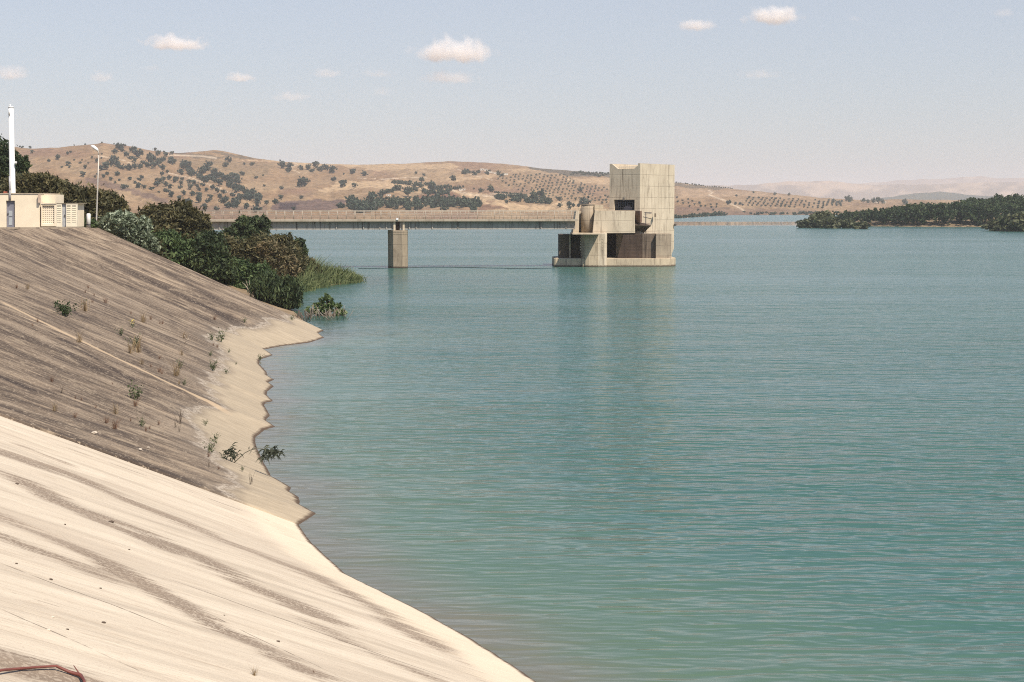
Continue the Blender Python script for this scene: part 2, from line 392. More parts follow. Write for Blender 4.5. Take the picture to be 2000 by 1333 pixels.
    if near:
        for p0, p1, wd, br in [((0,1098),(350,1232),.035,.35), ((120,1045),(380,1230),.03,.4), ((60,985),(170,1080),.03,.4), ((0,1190),(330,1333),.03,.42), ((0,1150),(160,1200),.02,.5), ((330,1130),(900,1333),.03,.38), ((400,1195),(690,1333),.04,.42), ((0,830),(560,1030),.03,.45), ((640,1130),(980,1333),.035,.45), ((260,1060),(640,1250),.02,.5)]:
            line(p0, p1, wd, dk, .75, br)
    else:
        line((0,592), (450,812), .30, (.47, .355, .235), .85)
        line((0,604), (300,757), .05, dk, .6, .4)
        for p0, p1, wd, br in [((205,560),(420,660),.03,.5), ((0,520),(330,690),.04,.5), ((90,470),(380,590),.05,.45), ((230,500),(560,620),.05,.4), ((0,700),(330,880),.05,.48), ((380,850),(610,965),.04,.42)]:
            line(p0, p1, wd, dk, .7, br)
        for p0, p1, wd, br in [((0,640),(300,760),.05,.5), ((300,470),(610,640),.06,.42), ((440,742),(533,783),.05,.3), ((398,725),(425,738),.06,0), ((0,505),(380,680),.05,.45), ((250,590),(380,650),.05,.4), ((180,460),(420,560),.06,.45)]:
            line(p0, p1, wd, (.50, .41, .31), .75, br)
    c = t.mix(t.sstep(t.math('ADD', rise, t.math('MULTIPLY', t.math('SUBTRACT', fine, .5), .12)), .07, .01), c, (.10, .07, .05))
    t.base(c); t.bump(t.math('ADD', t.math('MULTIPLY', fine, .8), t.math('MULTIPLY', grit, .5)), .45, .04)
    return t.m

M_UP = slope_mat('weathered slope concrete', False); M_NE = slope_mat('pale slope concrete', True)
o = link('upper_slope', slope_mesh('upper_slope', 0, S_J, .12, 1.5, .009, UP_ST, .06), M_UP); tag(o, kind='structure')
o = link('lower_slope', slope_mesh('lower_slope', S_J + .005, Sarc[-1], .09, 1.5, .007, NE_ST_SHADOW, 0), M_NE); tag(o, kind='structure')
def slope_pt(u, v, up=.09):
    a, b = inv(u, v); p = surf(np.array(a), np.array(b)); p[2] += relief(np.array(a), np.array(b)) + (up if a < S_J else 0)
    return p

# crest ground behind the slope's upper edge
tE = NT('dry earth', .95, .1); n_ = tE.noise(tE.geo(), .6, 6, .6); tE.base(tE.ramp(n_, [(.3, (.16, .115, .07)), (.55, (.27, .2, .13)), (.75, (.36, .28, .18))])); tE.bump(n_, .5, .1); M_EARTH = tE.m
mb = MB(); ii = list(range(0, len(Yw), 40)) + [len(Yw) - 1]
for a, b in zip(ii[:-1], ii[1:]):
    mb.add([(Cx[a], Cy[a], 6.49), (Cx[b], Cy[b], 6.49), (Cx[b] - 45, Cy[b] - 12, 6.49), (Cx[a] - 45, Cy[a] + 4, 6.49)], [(0, 1, 2, 3)])
tag(mb.build('crest_ground', M_EARTH), kind='structure')

# ------------------------------------------------------------------ bank behind the embankment
LAND = [(-12.0,98.5),(-14.2,104),(-15.2,110),(-18.5,125),(-21.2,150),(-18.0,160),(-16.2,167.5),(-19,176),(-26,186),(-36,196),(-46,205),(-50,230),(-70,262),(-150,280),(-150,60),(-45,66),(-30,99)]
def bank_h(x, y):
    d = dist_poly(x, y, LAND + LAND[:1]); d = np.where(in_poly(x, y, LAND), d, -d)
    z = np.minimum(6.44, d * .30 + .04) + (fbm(x * .25, y * .25, 3, 3) - .45) * .5 * np.clip(d * .3, 0, 1) * (d * .3 < 5.6)
    return np.maximum(z, -3)
xs = np.arange(-120, -8, 1.0); ys = np.concatenate([np.arange(99, 190, 1.0), np.arange(190, 290, 3.0)])
gx, gy = np.meshgrid(xs, ys, indexing='ij'); gz = bank_h(gx, gy)
# keep clear of the concrete: sink it under the slab
Vb = np.stack([gx, gy, gz], -1).reshape(-1, 3)
tag(link('bank_ground', npmesh('bank_ground', Vb, grid_faces(len(xs), len(ys))), M_EARTH), kind='structure')
gb = NT('lake bed soil', .95, .1); gb.base((.30, .21, .14)); M_BED = gb.m
mb = MB(); mb.add([(-30000, -2000, -9), (30000, -2000, -9), (30000, 30000, -9), (-30000, 30000, -9)], [(0, 1, 2, 3)])
tag(mb.build('ground', M_BED), kind='structure')

# ------------------------------------------------------------------ water
def spaced(a, b, d0, g, lim):
    o = [a]; d = d0
    while o[-1] < b: o.append(o[-1] + d); d = min(d * g, lim)
    return o
xp = spaced(12, 2600, .8, 1.12, 400); xs = np.array([-x for x in spaced(48, 2600, .8, 1.12, 400)][::-1] + list(np.arange(-47.4, 11.5, .6)) + xp)
ys = np.array([-200, -60, 0] + list(np.arange(12, 112, .6)) + spaced(112, 3200, .8, 1.06, 60))
gx, gy = np.meshgrid(xs, ys, indexing='ij')
shore = dist_poly(gx, gy, list(zip(Wx[::12], Yw[::12])))
shore2 = dist_poly(gx, gy, LAND[:10])
Vw = np.stack([gx, gy, gx * 0], -1).reshape(-1, 3)
t = NT('lake water', .16, .5); P = t.geo(); t.p.inputs['IOR'].default_value = 1.33
cal = t.noise(t.scale(P, (.007, .032, 1)), 1, 4, .55); px_, py_, _z = t.sep(P)
def wave(off):
    v = t.n('ShaderNodeVectorMath', operation='ADD'); t.l(P, v.inputs[0]); v.inputs[1].default_value = off; v = v.outputs[0]
    a = t.noise(t.scale(v, (.5, 1.8, 1)), 1, 2, .5, .5); b = t.noise(t.scale(v, (1.2, 3.6, 1), (3, 7, 0)), 1, 1, .5, .3); c = t.noise(t.scale(v, (.10, .30, 1), (9, 1, 0)), 1, 2, .5)
    return t.math('ADD', t.math('ADD', t.math('MULTIPLY', a, .20), t.math('MULTIPLY', b, .075)), t.math('MULTIPLY', c, .35))
e = .05; h0 = wave((0, 0, 0)); hx = wave((e, 0, 0)); hy = wave((0, e, 0))
# smooth lane far out between the tower and the wooded point; wind patches elsewhere
lane = t.math('MULTIPLY', t.sstep(t.math('ADD', py_, t.math('MULTIPLY', cal, 60)), 690, 715), t.sstep(t.math('ADD', py_, t.math('MULTIPLY', cal, 60)), 900, 870))
amp = t.math('ADD', .62, t.math('MULTIPLY', t.sstep(cal, .34, .66), 1.0))
sh = t.attr('shore')
amp = t.math('MULTIPLY', amp, t.math('ADD', .30, t.math('MULTIPLY', t.sstep(sh, 0, 14), .70)))
amp = t.math('MULTIPLY', amp, t.math('SUBTRACT', 1, t.math('MULTIPLY', lane, .985)))
gxn = t.math('MULTIPLY', t.math('DIVIDE', t.math('SUBTRACT', h0, hx), e), amp); gyn = t.math('SUBTRACT', t.math('MULTIPLY', t.math('DIVIDE', t.math('SUBTRACT', h0, hy), e), amp), t.math('MULTIPLY', t.math('SUBTRACT', 1, lane), .035))   # wind chop leans to the near shore
t.l(t.math('SUBTRACT', .16, t.math('MULTIPLY', lane, .13)), t.p.inputs['Roughness'])
nv = t.n('ShaderNodeVectorMath', operation='NORMALIZE'); t.l(t.comb(gxn, gyn, 1.0), nv.inputs[0]); t.l(nv.outputs[0], t.p.inputs['Normal'])
big = t.noise(t.scale(P, (.02, .05, 1)), 1, 3, .5)
deep = t.ramp(big, [(.3, (.046, .112, .092)), (.7, (.058, .130, .108))])
sw = t.math('ADD', sh, t.math('MULTIPLY', t.math('SUBTRACT', t.noise(t.scale(P, (.15, .4, 1)), 1, 3, .6), .5), 3.0))
c = t.mix(t.sstep(sw, 11.0, 1.0), deep, (.095, .15, .10))
c = t.mix(t.sstep(sw, 2.8, -.4), c, (.16, .15, .11))
c = t.mix(t.math('MULTIPLY', t.sstep(t.attr('bank'), 9, 0), .6), c, (.035, .07, .045))
t.base(c); M_WATER = t.m
tag(link('water', npmesh('water', Vw, grid_faces(len(xs), len(ys)), attrs={'shore': shore, 'bank': shore2}), M_WATER), kind='structure')

# ------------------------------------------------------------------ hills across the lake
SKY = [(-300,286),(0,283),(40,289),(60,291),(110,289),(160,284),(200,280),(240,284),(300,295),(350,300),(385,297),(420,294),(445,297),(500,310),(560,317),(640,321),(700,322),(800,320),(850,317),(880,315.5),(930,317),(1000,322),(1060,330),(1130,335),(1190,340),(1320,357),(1380,364),(1450,371),(1530,379),(1600,386.5),(1680,391),(1760,390),(1850,391),(2000,393),(2350,396)]
su = np.array([p[0] for p in SKY], float); sv_ = np.array([p[1] for p in SKY], float)
def hill_near(u): return np.interp(u, [-300, 200, 700, 1150, 1330, 1430, 1700, 2350], [900, 950, 1000, 1050, 1130, 1540, 1640, 1640])
def hill_far(u): return np.interp(u, [-300, 200, 400, 700, 1000, 1300, 1900, 2350], [1750, 1800, 2050, 2250, 2400, 2500, 2600, 2600])
def hill_pt(u, r):
    """r 0 at the shore, 1 at the skyline; <0 under water, >1 behind"""
    u = np.asarray(u, float); r = np.asarray(r, float)
    yn = hill_near(u); Y = yn + (hill_far(u) - yn) * r
    v0 = 666.5 - F * np.tan(TH - np.arctan(EYE / yn)); v1 = np.interp(u, su, sv_) + (fbm(u * .06, u * 0, 3, 4) - .45) * 2.0
    k = np.clip(r, 0, 1) ** .92
    und = (fbm(u * .008, r * 3, 4, 11) - .47) * 26 * np.sin(np.pi * np.clip(r, 0, 1)) * .5
    v = v0 + (v1 - v0) * k + und
    v = v + np.where(r < 0, -r * 60, 0) 
    kk = 666.5 - v; d = F * cS + kk * sS; z = EYE + (-F * sS + kk * cS) / d * Y
    z = z - np.where(r > 1, (r - 1) * 320, 0)
    z = z + (fbm(u * .03, Y * .02, 4, 21) - .47) * 9.0 * np.clip(r * 8, 0, 1) * np.clip((1 - r) * 5, 0, 1)
    return np.stack([(u - 1000) / d * Y, Y, z], -1), v
_hr = np.linspace(0, 1, 400)
def on_hill(u, v):
    P, _ = hill_pt(np.full(400, u), _hr); pu, pv = proj(P)
    i = np.where(pv <= v)[0]
    return P[i[0] if len(i) else -1]
us = np.arange(-320, 2352, 2.5); rs = np.concatenate([[-.12, -.05, -.02], np.linspace(0, 1, 112), [1.03, 1.15, 1.5]])
gu, gr = np.meshgrid(us, rs, indexing='ij'); HP, hv = hill_pt(gu, gr); pu, pv = proj(HP)
ju = pu + (fbm(pu * .06, pv * .15, 3, 31) - .47) * 26; jv = pv + (fbm(pu * .05, pv * .2, 3, 37) - .47) * 9
C3 = lambda q: [(180 + x / 3.846, 260 + y / 3.846) for x, y in q]
C4 = lambda q: [(660 + x / 3.704, 290 + y / 3.704) for x, y in q]
C7 = lambda q: [(1300 + x / 2.857, 320 + y / 2.857) for x, y in q]
n1 = fbm(pu * .02, pv * .06, 4, 41)[..., None]; n2 = fbm(pu * .2, pv * .5, 3, 43)[..., None]
tan1 = np.array([.29, .19, .105]); tan2 = np.array([.37, .265, .155]); pink = np.array([.27, .172, .108])
hc = tan1 + (tan2 - tan1) * np.clip((n1 - .3) * 2.5, 0, 1); hc = hc + (pink - hc) * np.clip((fbm(pu * .012, pv * .04, 3, 47)[..., None] - .45) * 5, 0, 1)
GOLD = np.array([.52, .38, .225]); RED = np.array([.215, .118, .078]); SCR = np.array([.125, .108, .078]); ROCK = np.array([.165, .112, .092]); DROCK = np.array([.075, .05, .05])
for poly, colr, am in [
    (C4([(-140,300),(0,240),(390,232),(560,270),(680,290),(640,300),(400,285),(100,295),(-100,320)]), GOLD, .9),
    (C4([(800,295),(960,318),(1100,340),(1200,380),(1340,415),(1500,410),(1590,378),(1750,408),(1740,455),(1100,455),(1250,440),(1000,395),(900,365),(940,345)]), GOLD, .95),
    (C4([(-20,118),(640,113),(830,108),(880,135),(700,152),(300,158),(0,128)]), GOLD, .7),
    (C4([(680,240),(800,214),(1100,190),(1180,196),(1100,215),(850,232)]), GOLD, .7),
    (C4([(1640,225),(1960,215),(1960,268),(1720,246)]), GOLD, .7), (C4([(1230,145),(1400,145),(1420,165),(1250,175)]), GOLD, .5),
    (C3([(1040,197),(1500,207),(2000,235),(2000,252),(1530,255),(1480,220)]), GOLD, .75),
    (C3([(1720,425),(1850,375),(2000,365),(2000,425)]), GOLD, .6),
    (C3([(600,190),(1000,205),(1350,230),(1300,330),(900,310),(640,210)]), np.array([.255, .185, .105]), .7),
    (C4([(540,338),(650,322),(820,322),(910,350),(880,388),(740,372),(560,372)]), RED, .9), (C4([(1020,402),(1100,400),(1240,440),(1000,452)]), RED, .7),
    (C4([(980,385),(1140,378),(1120,386),(1000,390)]), RED, .7),
    (C4([(1380,138),(1540,141),(1720,162),(1970,183),(1970,213),(1700,205),(1500,172),(1400,158)]), SCR, .95),
    (C3([(560,128),(720,153),(830,158),(1050,190),(860,197),(600,165)]), SCR, .7), (C3([(920,138),(1250,193),(1080,192),(900,152)]), SCR, .7),
    (C3([(1330,545),(1420,518),(1650,503),(1905,503),(1890,560),(1700,587),(1500,592),(1370,580)]), ROCK, .95), (C3([(1405,525),(1540,528),(1525,566),(1415,570)]), DROCK, .95),
    (C3([(-60,330),(80,350),(300,420),(580,495),(560,530),(250,445),(0,380),(-60,380)]), ROCK, .75), (C3([(560,540),(1300,545),(1320,600),(540,600)]), ROCK, .5),
    (C7([(60,130),(240,150),(500,160),(870,200),(700,190),(400,180),(60,190)]), np.array([.42, .30, .19]), .7), (C7([(60,240),(450,250),(900,260),(900,290),(60,290)]), ROCK, .45),
    (C7([(40,105),(370,135),(300,142),(40,125)]), SCR, .7)]:
    m = in_poly(ju, jv, poly)[..., None]; hc = np.where(m, hc + (colr - hc) * am, hc)
hc = hc * (.76 + .28 * n2) * np.array([1.0, .965, .97])
# tracks
for pts, wd in [(C4([(800,297),(960,335),(1100,345),(1180,375)]), 1.4), (C7([(240,148),(262,162),(240,175),(330,205),(440,262)]), 1.3), (C4([(1100,330),(1300,335),(1360,350)]), 1.2), (C3([(560,165),(830,175),(930,190)]), 1.6), (C3([(1500,215),(1540,240),(1480,262),(1560,300)]), .8), (C4([(130,215),(330,225),(520,210),(640,215)]), .7), (C4([(860,150),(1000,200),(1120,230)]), .7), (C3([(560,300),(760,345),(960,420),(1180,505)]), .9), (C3([(20,170),(200,195),(330,245)]), .7)]:
    m = np.clip(1.4 - dist_poly(pu, pv, pts) / wd, 0, 1)[..., None]; hc = hc + (np.array([.58, .46, .33]) - hc) * m * .8
t = NT('dry hillside', .95, .08); P = t.geo(); n = t.noise(t.scale(P, (.16, .07, .16)), 1, 5, .7); n_b = t.noise(t.scale(P, (.5, .25, .5)), 1, 3, .7)
c = t.mix(1.0, t.attr('soil', True), t.ramp(n, [(.3, (.58, .58, .59)), (.7, (1.25, 1.23, 1.2))]), 'MULTIPLY')
c = t.mix(t.math('MULTIPLY', t.sstep(n_b, .57, .68), .5), c, (.10, .085, .06)); t.base(c); M_HILL = t.m
hm = npmesh('hills', HP.reshape(-1, 3), grid_faces(len(us), len(rs)), cols={'soil': np.concatenate([hc, np.ones(hc.shape[:2] + (1,))], -1).reshape(-1, 4)}, smooth=True)
tag(link('hills', hm, M_HILL), kind='structure')

# plain beyond and the far mountains
mb = MB(); mb.add([(-9000, 1700, 2), (9000, 1700, 2), (9000, 13500, 4), (-9000, 13500, 4)], [(0, 1, 2, 3)])
tag(mb.build('plain', M_BED), kind='structure')
def range_mesh(name, sk, Ya, Yb, vb, du, seed, rough, c1, c2):
    us = np.arange(sk[0][0], sk[-1][0] + .1, du); rs = np.concatenate([np.linspace(0, 1, 40), [1.1, 1.4]])
    gu, gr = np.meshgrid(us, rs, indexing='ij'); v1 = np.interp(gu, [p[0] for p in sk], [p[1] for p in sk]) + (fbm(gu * .05, gu * 0, 4, seed) - .47) * 4
    v = vb + (v1 - vb) * np.clip(gr, 0, 1) + (fbm(gu * .014, gr * 3.5, 4, seed + 3) - .47) * rough * np.sin(np.pi * np.clip(gr, 0, 1))
    Y = Ya + (Yb - Ya) * gr; k = 666.5 - v; d = F * cS + k * sS; z = EYE + (-F * sS + k * cS) / d * Y - np.where(gr > 1, (gr - 1) * 200, 0)
    nn = fbm(gu * .03, v * .09, 4, seed + 9)[..., None]; cc = np.array(c1) + (np.array(c2) - np.array(c1)) * np.clip((nn - .38) * 4, 0, 1)
    me = npmesh(name, np.stack([(gu - 1000) / d * Y, Y, z], -1).reshape(-1, 3), grid_faces(len(us), len(rs)), cols={'soil': np.concatenate([cc, np.ones(cc.shape[:2] + (1,))], -1).reshape(-1, 4)}, smooth=True)
    return tag(link(name, me, M_HILL), kind='structure')
range_mesh('mountains', [(1200,372),(1330,364),(1400,363),(1480,360.5),(1530,355.5),(1560,354),(1620,354.5),(1700,361),(1800,361),(1900,356),(1960,357),(2060,355),(2350,360)], 7200, 8600, 404, 4, 61, 22, (.21, .16, .12), (.42, .31, .22))
range_mesh('mountains', [(1650,362),(1760,352),(1830,350),(1880,346),(1910,345),(1960,349),(2100,345),(2350,352)], 10500, 11500, 404, 5, 71, 12, (.24, .18, .14), (.40, .30, .22))
range_mesh('hills', [(1690,393),(1715,388),(1750,383),(1800,376.5),(1830,374.5),(1860,377),(1900,381),(1960,386),(1990,392)], 5200, 5600, 404, 4, 81, 2, (.05, .065, .05), (.07, .08, .055))

# ------------------------------------------------------------------ haze
hz = NT('haze'); hz.t.nodes.remove(hz.p); pv = hz.n('ShaderNodeVolumePrincipled'); hz.l(pv.outputs[0], hz.out.inputs['Volume'])
pv.inputs['Density'].default_value = 1.15e-4; pv.inputs['Color'].default_value = (.925, .91, .935, 1)
tag(MB().box(-9500, 9500, -500, 13800, -12, 205).build('haze', hz.m), kind='stuff')

# ------------------------------------------------------------------ intake tower
M_TOW = concrete('pale tower concrete', (.50, .42, .315), (.61, .52, .395), (.22, .175, .13), .95)
M_TOW2 = concrete('patchy tower concrete', (.42, .345, .25), (.58, .48, .345), (.17, .13, .095), .95)
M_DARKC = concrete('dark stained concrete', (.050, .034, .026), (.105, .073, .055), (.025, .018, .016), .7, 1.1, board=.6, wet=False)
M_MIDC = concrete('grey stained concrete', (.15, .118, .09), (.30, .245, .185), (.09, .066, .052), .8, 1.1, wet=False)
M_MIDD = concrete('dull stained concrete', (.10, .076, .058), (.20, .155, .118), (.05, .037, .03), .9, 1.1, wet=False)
M_COL = concrete('dingy column concrete', (.26, .21, .15), (.40, .325, .24), (.10, .075, .057), .9, 1.55)
M_BLACK = plain('dark interior', (.012, .012, .014), .9)
M_METAL = plain('weathered metal', (.10, .09, .085), .6, .4)
M_GRID = plain('blue grey grille metal', (.10, .11, .14), .6, .4)
YT = at_z(1200, 521.5, 0)[1]
H = lambda cx, cy: (1060 + cx / 7.143, 380 + cy / 7.143)
tw = empty('intake_tower', at_y(1200, 521.5, YT), 'pale concrete intake tower standing in the lake at the end of the footbridge', 'tower')
def tp(name, mb, m, bevel=.03): return mb.build(name, m, tw, bevel=bevel)
def X(u, Y): return at_y(u, 500, Y)[0]
def Zv(v, Y): return at_y(1200, v, Y)[2]
zpl = Zv(505.5, YT)
# footing: long slab with a blunt left end and a rounded right end
xl, xr = X(1081.5, YT + .6), X(1320.5, YT + 3)
R = 3.6
arc = [(xr - R + R * math.sin(a), YT + R - R * math.cos(a)) for a in np.linspace(0, math.pi / 2, 8)]
foot = [(X(1166, YT - .25), YT - .25), (X(1172, YT), YT)] + arc + [(xr, YT + 13), (xl + 1.5, YT + 13), (xl, YT + 9), (xl, YT + .55), (xl + .25, YT + .35), (X(1137, YT + .3), YT + .3), (X(1137, YT - .25), YT - .25)]
tp('base_slab', MB().plan(foot, -3, zpl), M_TOW2, .05)
# lower storey
Yw_ = YT + 2.6
zt = Zv(458.2, YT + 1)
low = MB()
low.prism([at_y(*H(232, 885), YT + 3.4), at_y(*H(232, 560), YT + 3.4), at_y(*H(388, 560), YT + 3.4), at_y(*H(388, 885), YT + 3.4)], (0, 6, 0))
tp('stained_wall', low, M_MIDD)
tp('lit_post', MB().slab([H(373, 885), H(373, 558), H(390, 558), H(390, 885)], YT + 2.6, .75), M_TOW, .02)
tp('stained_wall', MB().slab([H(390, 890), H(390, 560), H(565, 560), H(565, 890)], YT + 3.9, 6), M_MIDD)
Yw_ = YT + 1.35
tp('recessed_wall', MB().slab([H(1040, 895), H(1131, 535), H(1284, 535), H(1284, 548), H(1385, 548), H(1385, 895)], Yw_, .5), M_DARKC)  # slanted left edge follows a cast shadow's outline, built as an opening
tp('shadow_void_back', MB().slab([H(870, 900), H(870, 520), H(1200, 520), H(1200, 900)], Yw_ + 4.5, .3), M_DARKC)  # back of an invented hollow standing in for that cast shadow
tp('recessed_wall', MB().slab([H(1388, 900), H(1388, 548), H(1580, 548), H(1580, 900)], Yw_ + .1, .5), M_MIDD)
Yw_ = YT + .85
xa, xb = X(1281, Yw_ - .2), X(1311.5, Yw_ + 1.5)
rr = 2.0; drum = [(xa, Yw_ - .2)] + [(xb - rr + rr * math.sin(a), Yw_ - .2 + rr - rr * math.cos(a)) for a in np.linspace(0, math.pi / 2, 9)] + [(xb, Yw_ + 5), (xa, Yw_ + 5)]
tp('rounded_wall', MB().plan(drum, zpl - .02, Zv(457.4, Yw_)), concrete('stained drum concrete', (.23, .185, .14), (.42, .345, .255), (.10, .075, .058), .9, 1.4, wet=False), .02)
# column and pillar
bz = [(X(1136.5, YT + .5), YT + .9), (X(1139, YT), YT + .1), (X(1143, YT), YT - .45), (X(1150, YT), YT - .6), (X(1166, YT), YT - .55), (X(1166.5, YT), YT + 5), (X(1136, YT), YT + 5)]
tp('buttress', MB().plan(bz, -3, Zv(459.0, YT)), concrete('buttress concrete', (.36, .295, .215), (.52, .43, .31), (.13, .10, .075), 1.0), .04)
pl = [(X(1166.4, YT), YT - .4), (X(1181, YT), YT - .4), (X(1185.3, YT), YT - .1), (X(1185.3, YT), YT + 4), (X(1166.4, YT), YT + 4)]
tp('pillar', MB().plan(pl, -3, Zv(456.2, YT)), M_TOW, .04)
# row of weep holes as small pegs on buttress and pillar
for cy in range(620, 800, 38):
    for cx, yy in ((525, YT - .02), (832, YT - .4)):
        a = at_y(*H(cx - 4, cy + 9), yy); b = at_y(*H(cx + 4, cy - 9), yy); tp('peg', MB().box(a[0], b[0], yy - .05, yy + .02, a[2], b[2]), M_TOW, 0)
# landing overhang, slanted end wall, round column, upper block
YF = YT - 3.2; YB = YT + 1.2
tp('landing', MB().slab([H(415, 562), H(415, 545), H(800, 545), H(800, 562)], YF, 8.0), M_TOW2, .03)
tp('slanted_wall', MB().slab([H(418, 545), H(468, 228), H(510, 228), H(503, 545)], YB, 6), M_TOW, .03)
tp('back_wall', MB().slab([H(500, 545), H(500, 240), H(760, 240), H(760, 545)], YB + 3.4, 2.0), M_TOW2)
cc = at_y(*H(632, 300), YB + 1.7); rad = .92; YK = YB + 1.7
tp('round_column', MB().tube([(cc[0], YK, Zv(460, YK)), (cc[0], YK, Zv(401.2, YK))], rad, 40), M_COL, 0)
tp('column_cap', MB().tube([(cc[0], YK, Zv(401.1, YK)), (cc[0], YK, Zv(399.5, YK))], rad + .05, 40), M_MIDC, 0)
sb = MB().tube([(cc[0] + .05, YK, Zv(399.5, YK)), (cc[0] + .05, YK, Zv(389, YK))], .045, 6); sb.tube([(cc[0] - .1, YK, Zv(391.5, YK)), (cc[0] + .2, YK, Zv(391.5, YK))], .03, 6)
tp('short_mast', sb, M_METAL, 0)
tp('upper_block', MB().slab([H(695, 545), H(728, 226), H(1285, 232), H(1289, 540)], YB, 5.6), M_TOW, .03)
tp('parapet', MB().slab([H(722, 224), H(722, 148), H(845, 150), H(847, 200), H(925, 205), H(925, 226)], YB + .9, .5), M_TOW2, .02)
tp('parapet', MB().slab([H(497, 228), H(497, 190), H(530, 196), H(530, 228)], YB + 1.5, .5), M_TOW2, .02)
# dark side return and raking bracket
rt = [at_y(*H(1292, 395), YB + 2.4), at_y(*H(1292, 230), YB + 2.4), at_y(*H(1357, 232), YB + .5), at_y(*H(1357, 392), YB + .5)]
tp('side_return', MB().prism(rt, (.3, .5, 0)), concrete('reddish brown concrete', (.14, .085, .06), (.23, .15, .11), (.07, .045, .035), .6, wet=False), .01)  # darker and redder than the block beside it
wd = [at_y(*H(1297, 432), YB + .3), at_y(*H(1513, 437), YB + .9), at_y(*H(1402, 545), YB + 3.6), at_y(*H(1297, 545), YB + 3.6)]
tpz = [at_y(*H(1297, 394), YB + 2.0), at_y(*H(1360, 390), YB + 2.6), at_y(*H(1513, 436), YB + .95), at_y(*H(1297, 431), YB + .35)]
m_ = MB(); m_.prism(wd, (0, 2.2, .35)); tp('raking_bracket', m_, M_MIDC, .02)
tp('bracket_lip', MB().prism(tpz, (0, .8, -.15)), M_DARKC, .01)
# shaft: four walls, notch in the left wall, window in the left wall
Yc = YT + 3.7; b_ = math.radians(35)
xc = X(1249, Yc); dR = np.array([math.sin(b_), math.cos(b_)]); dL = np.array([-math.cos(b_), math.sin(b_)])
def along(d, u):            # distance along direction d from the corner until it projects on column u
    lo, hi = 0, 30
    for _ in range(50):
        m = (lo + hi) / 2; x, y = xc + d[0] * m, Yc + d[1] * m; uu = 1000 + F * x / (y * cS)
        if (uu < u) == (d[0] > 0): lo = m
        else: hi = m
    return lo
LR = along(dR, 1317.0); LL = along(dL, 1190.3)
ztop = Zv(319.3, Yc)
def wl(d, a0, a1, z0, z1, th=.35, top=None):
    nrm = dR if d is dL else dL
    P = lambda a, z: (xc + d[0] * a, Yc + d[1] * a, z)
    poly = top if top else [(a0, z0), (a1, z0), (a1, z1), (a0, z1)]
    return [P(a, z) for a, z in poly], (nrm[0] * th, nrm[1] * th, 0)
sh_ = MB()
# right wall with chamfered foot
zb = Zv(449, Yc); a_full = LR
sh_.prism(*wl(dR, 0, 0, 0, 0, top=[(0, 0.3), (LR - .75, 0.3), (LR - .75, Zv(500, Yc + 6)), (LR, Zv(486, Yc + 6)), (LR, ztop), (0, ztop)]))
# left wall pieces round the window and under the notch
zlo, zhi = Zv(411.3, Yc + 1.5), Zv(390.5, Yc + 1.5); a1, a2 = along(dL, 1239.3), along(dL, 1198.8)
n1_, n2_ = along(dL, 1238.5), along(dL, 1206.5); zn = Zv(329.8, Yc + 1)
sh_.prism(*wl(dL, 0, a1, .3, ztop, top=[(.352, .3), (a1, .3), (a1, zn), (n1_, zn), (.352, zn + (ztop - zn) * (1 - .352 / n1_))]))
sh_.prism(*wl(dL, a1, a2, .3, zlo)); sh_.prism(*wl(dL, a1, a2, zhi, zn))
sh_.prism(*wl(dL, a2, LL, .3, ztop, top=[(a2, .3), (LL - .352, .3), (LL - .352, ztop), (n2_, zn), (a2, zn)]))
for d, base, L in ((dL, dR * LR, LL), (dR, dL * LL, LR)):
    nrm = -(dR if d is dL else dL)
    P = [(xc + base[0] + d[0] * a, Yc + base[1] + d[1] * a, z) for a, z in ((.0 if d is dR else .352, .3), (L, .3), (L, ztop), (.0 if d is dR else .352, ztop))]
    sh_.prism(P, (nrm[0] * .35, nrm[1] * .35, 0))
tp('shaft', sh_, M_TOW, 0)
# sunk roof, sloping up from the notch
q = lambda a, b, z: (xc + dL[0] * a + dR[0] * b, Yc + dL[1] * a + dR[1] * b, z)
tp('sunk_roof', MB().prism([q(.3, .3, zn - .12), q(LL - .3, .3, zn - .12), q(LL - .3, LR - .3, zn + .35), q(.3, LR - .3, zn + .35)], (0, 0, -.2)), plain('roof concrete', (.55, .47, .36), .9), 0)
tp('roof_curb', MB().prism([q(.45, 1.2, zn + .2), q(LL - .45, 1.2, zn + .2), q(LL - .45, 1.45, zn + .2), q(.45, 1.45, zn + .2)], (0, 0, .12)), plain('white curb', (.7, .64, .54), .8), 0)
# window: grille over a dark room
gr_ = MB(); d3 = .42
for i in range(9):
    a = a1 + .15 + (a2 - a1 - .35) * i / 8; p = q(a, .30, 0); gr_.tube([(p[0], p[1], zlo), (p[0], p[1], zhi)], .032, 4)
for j in range(5):
    z = zlo + (zhi - zlo) * (j + .5) / 5; p0, p1 = q(a1, .30, z), q(a2, .30, z); gr_.tube([p0, p1], .032, 4)
tp('window_grille', gr_, M_GRID, 0)
tp('window_back', MB().prism([q(a1 - .1, 1.6, zlo - .2), q(a2 + .1, 1.6, zlo - .2), q(a2 + .1, 1.6, zhi + .2), q(a1 - .1, 1.6, zhi + .2)], (dR[0] * .1, dR[1] * .1, 0)), M_BLACK, 0)
dm = [q((a1 + a2) / 2 - .05 + .75 * math.cos(x), .95, zlo + .02 + .62 * math.sin(x)) for x in np.linspace(0, math.pi, 14)]
tp('winch_cover', MB().prism(dm, (dR[0] * .5, dR[1] * .5, 0)), plain('dull grey violet cover', (.30, .27, .30), .7), .01)
mm = (a1 + a2) / 2; p0 = q(mm, -.12, zhi + .05)
tp('hoist_hook', MB().box(p0[0] - .09, p0[0] + .09, p0[1] - .12, p0[1] + .3, zhi - .1, zhi + .28), M_METAL, .01)
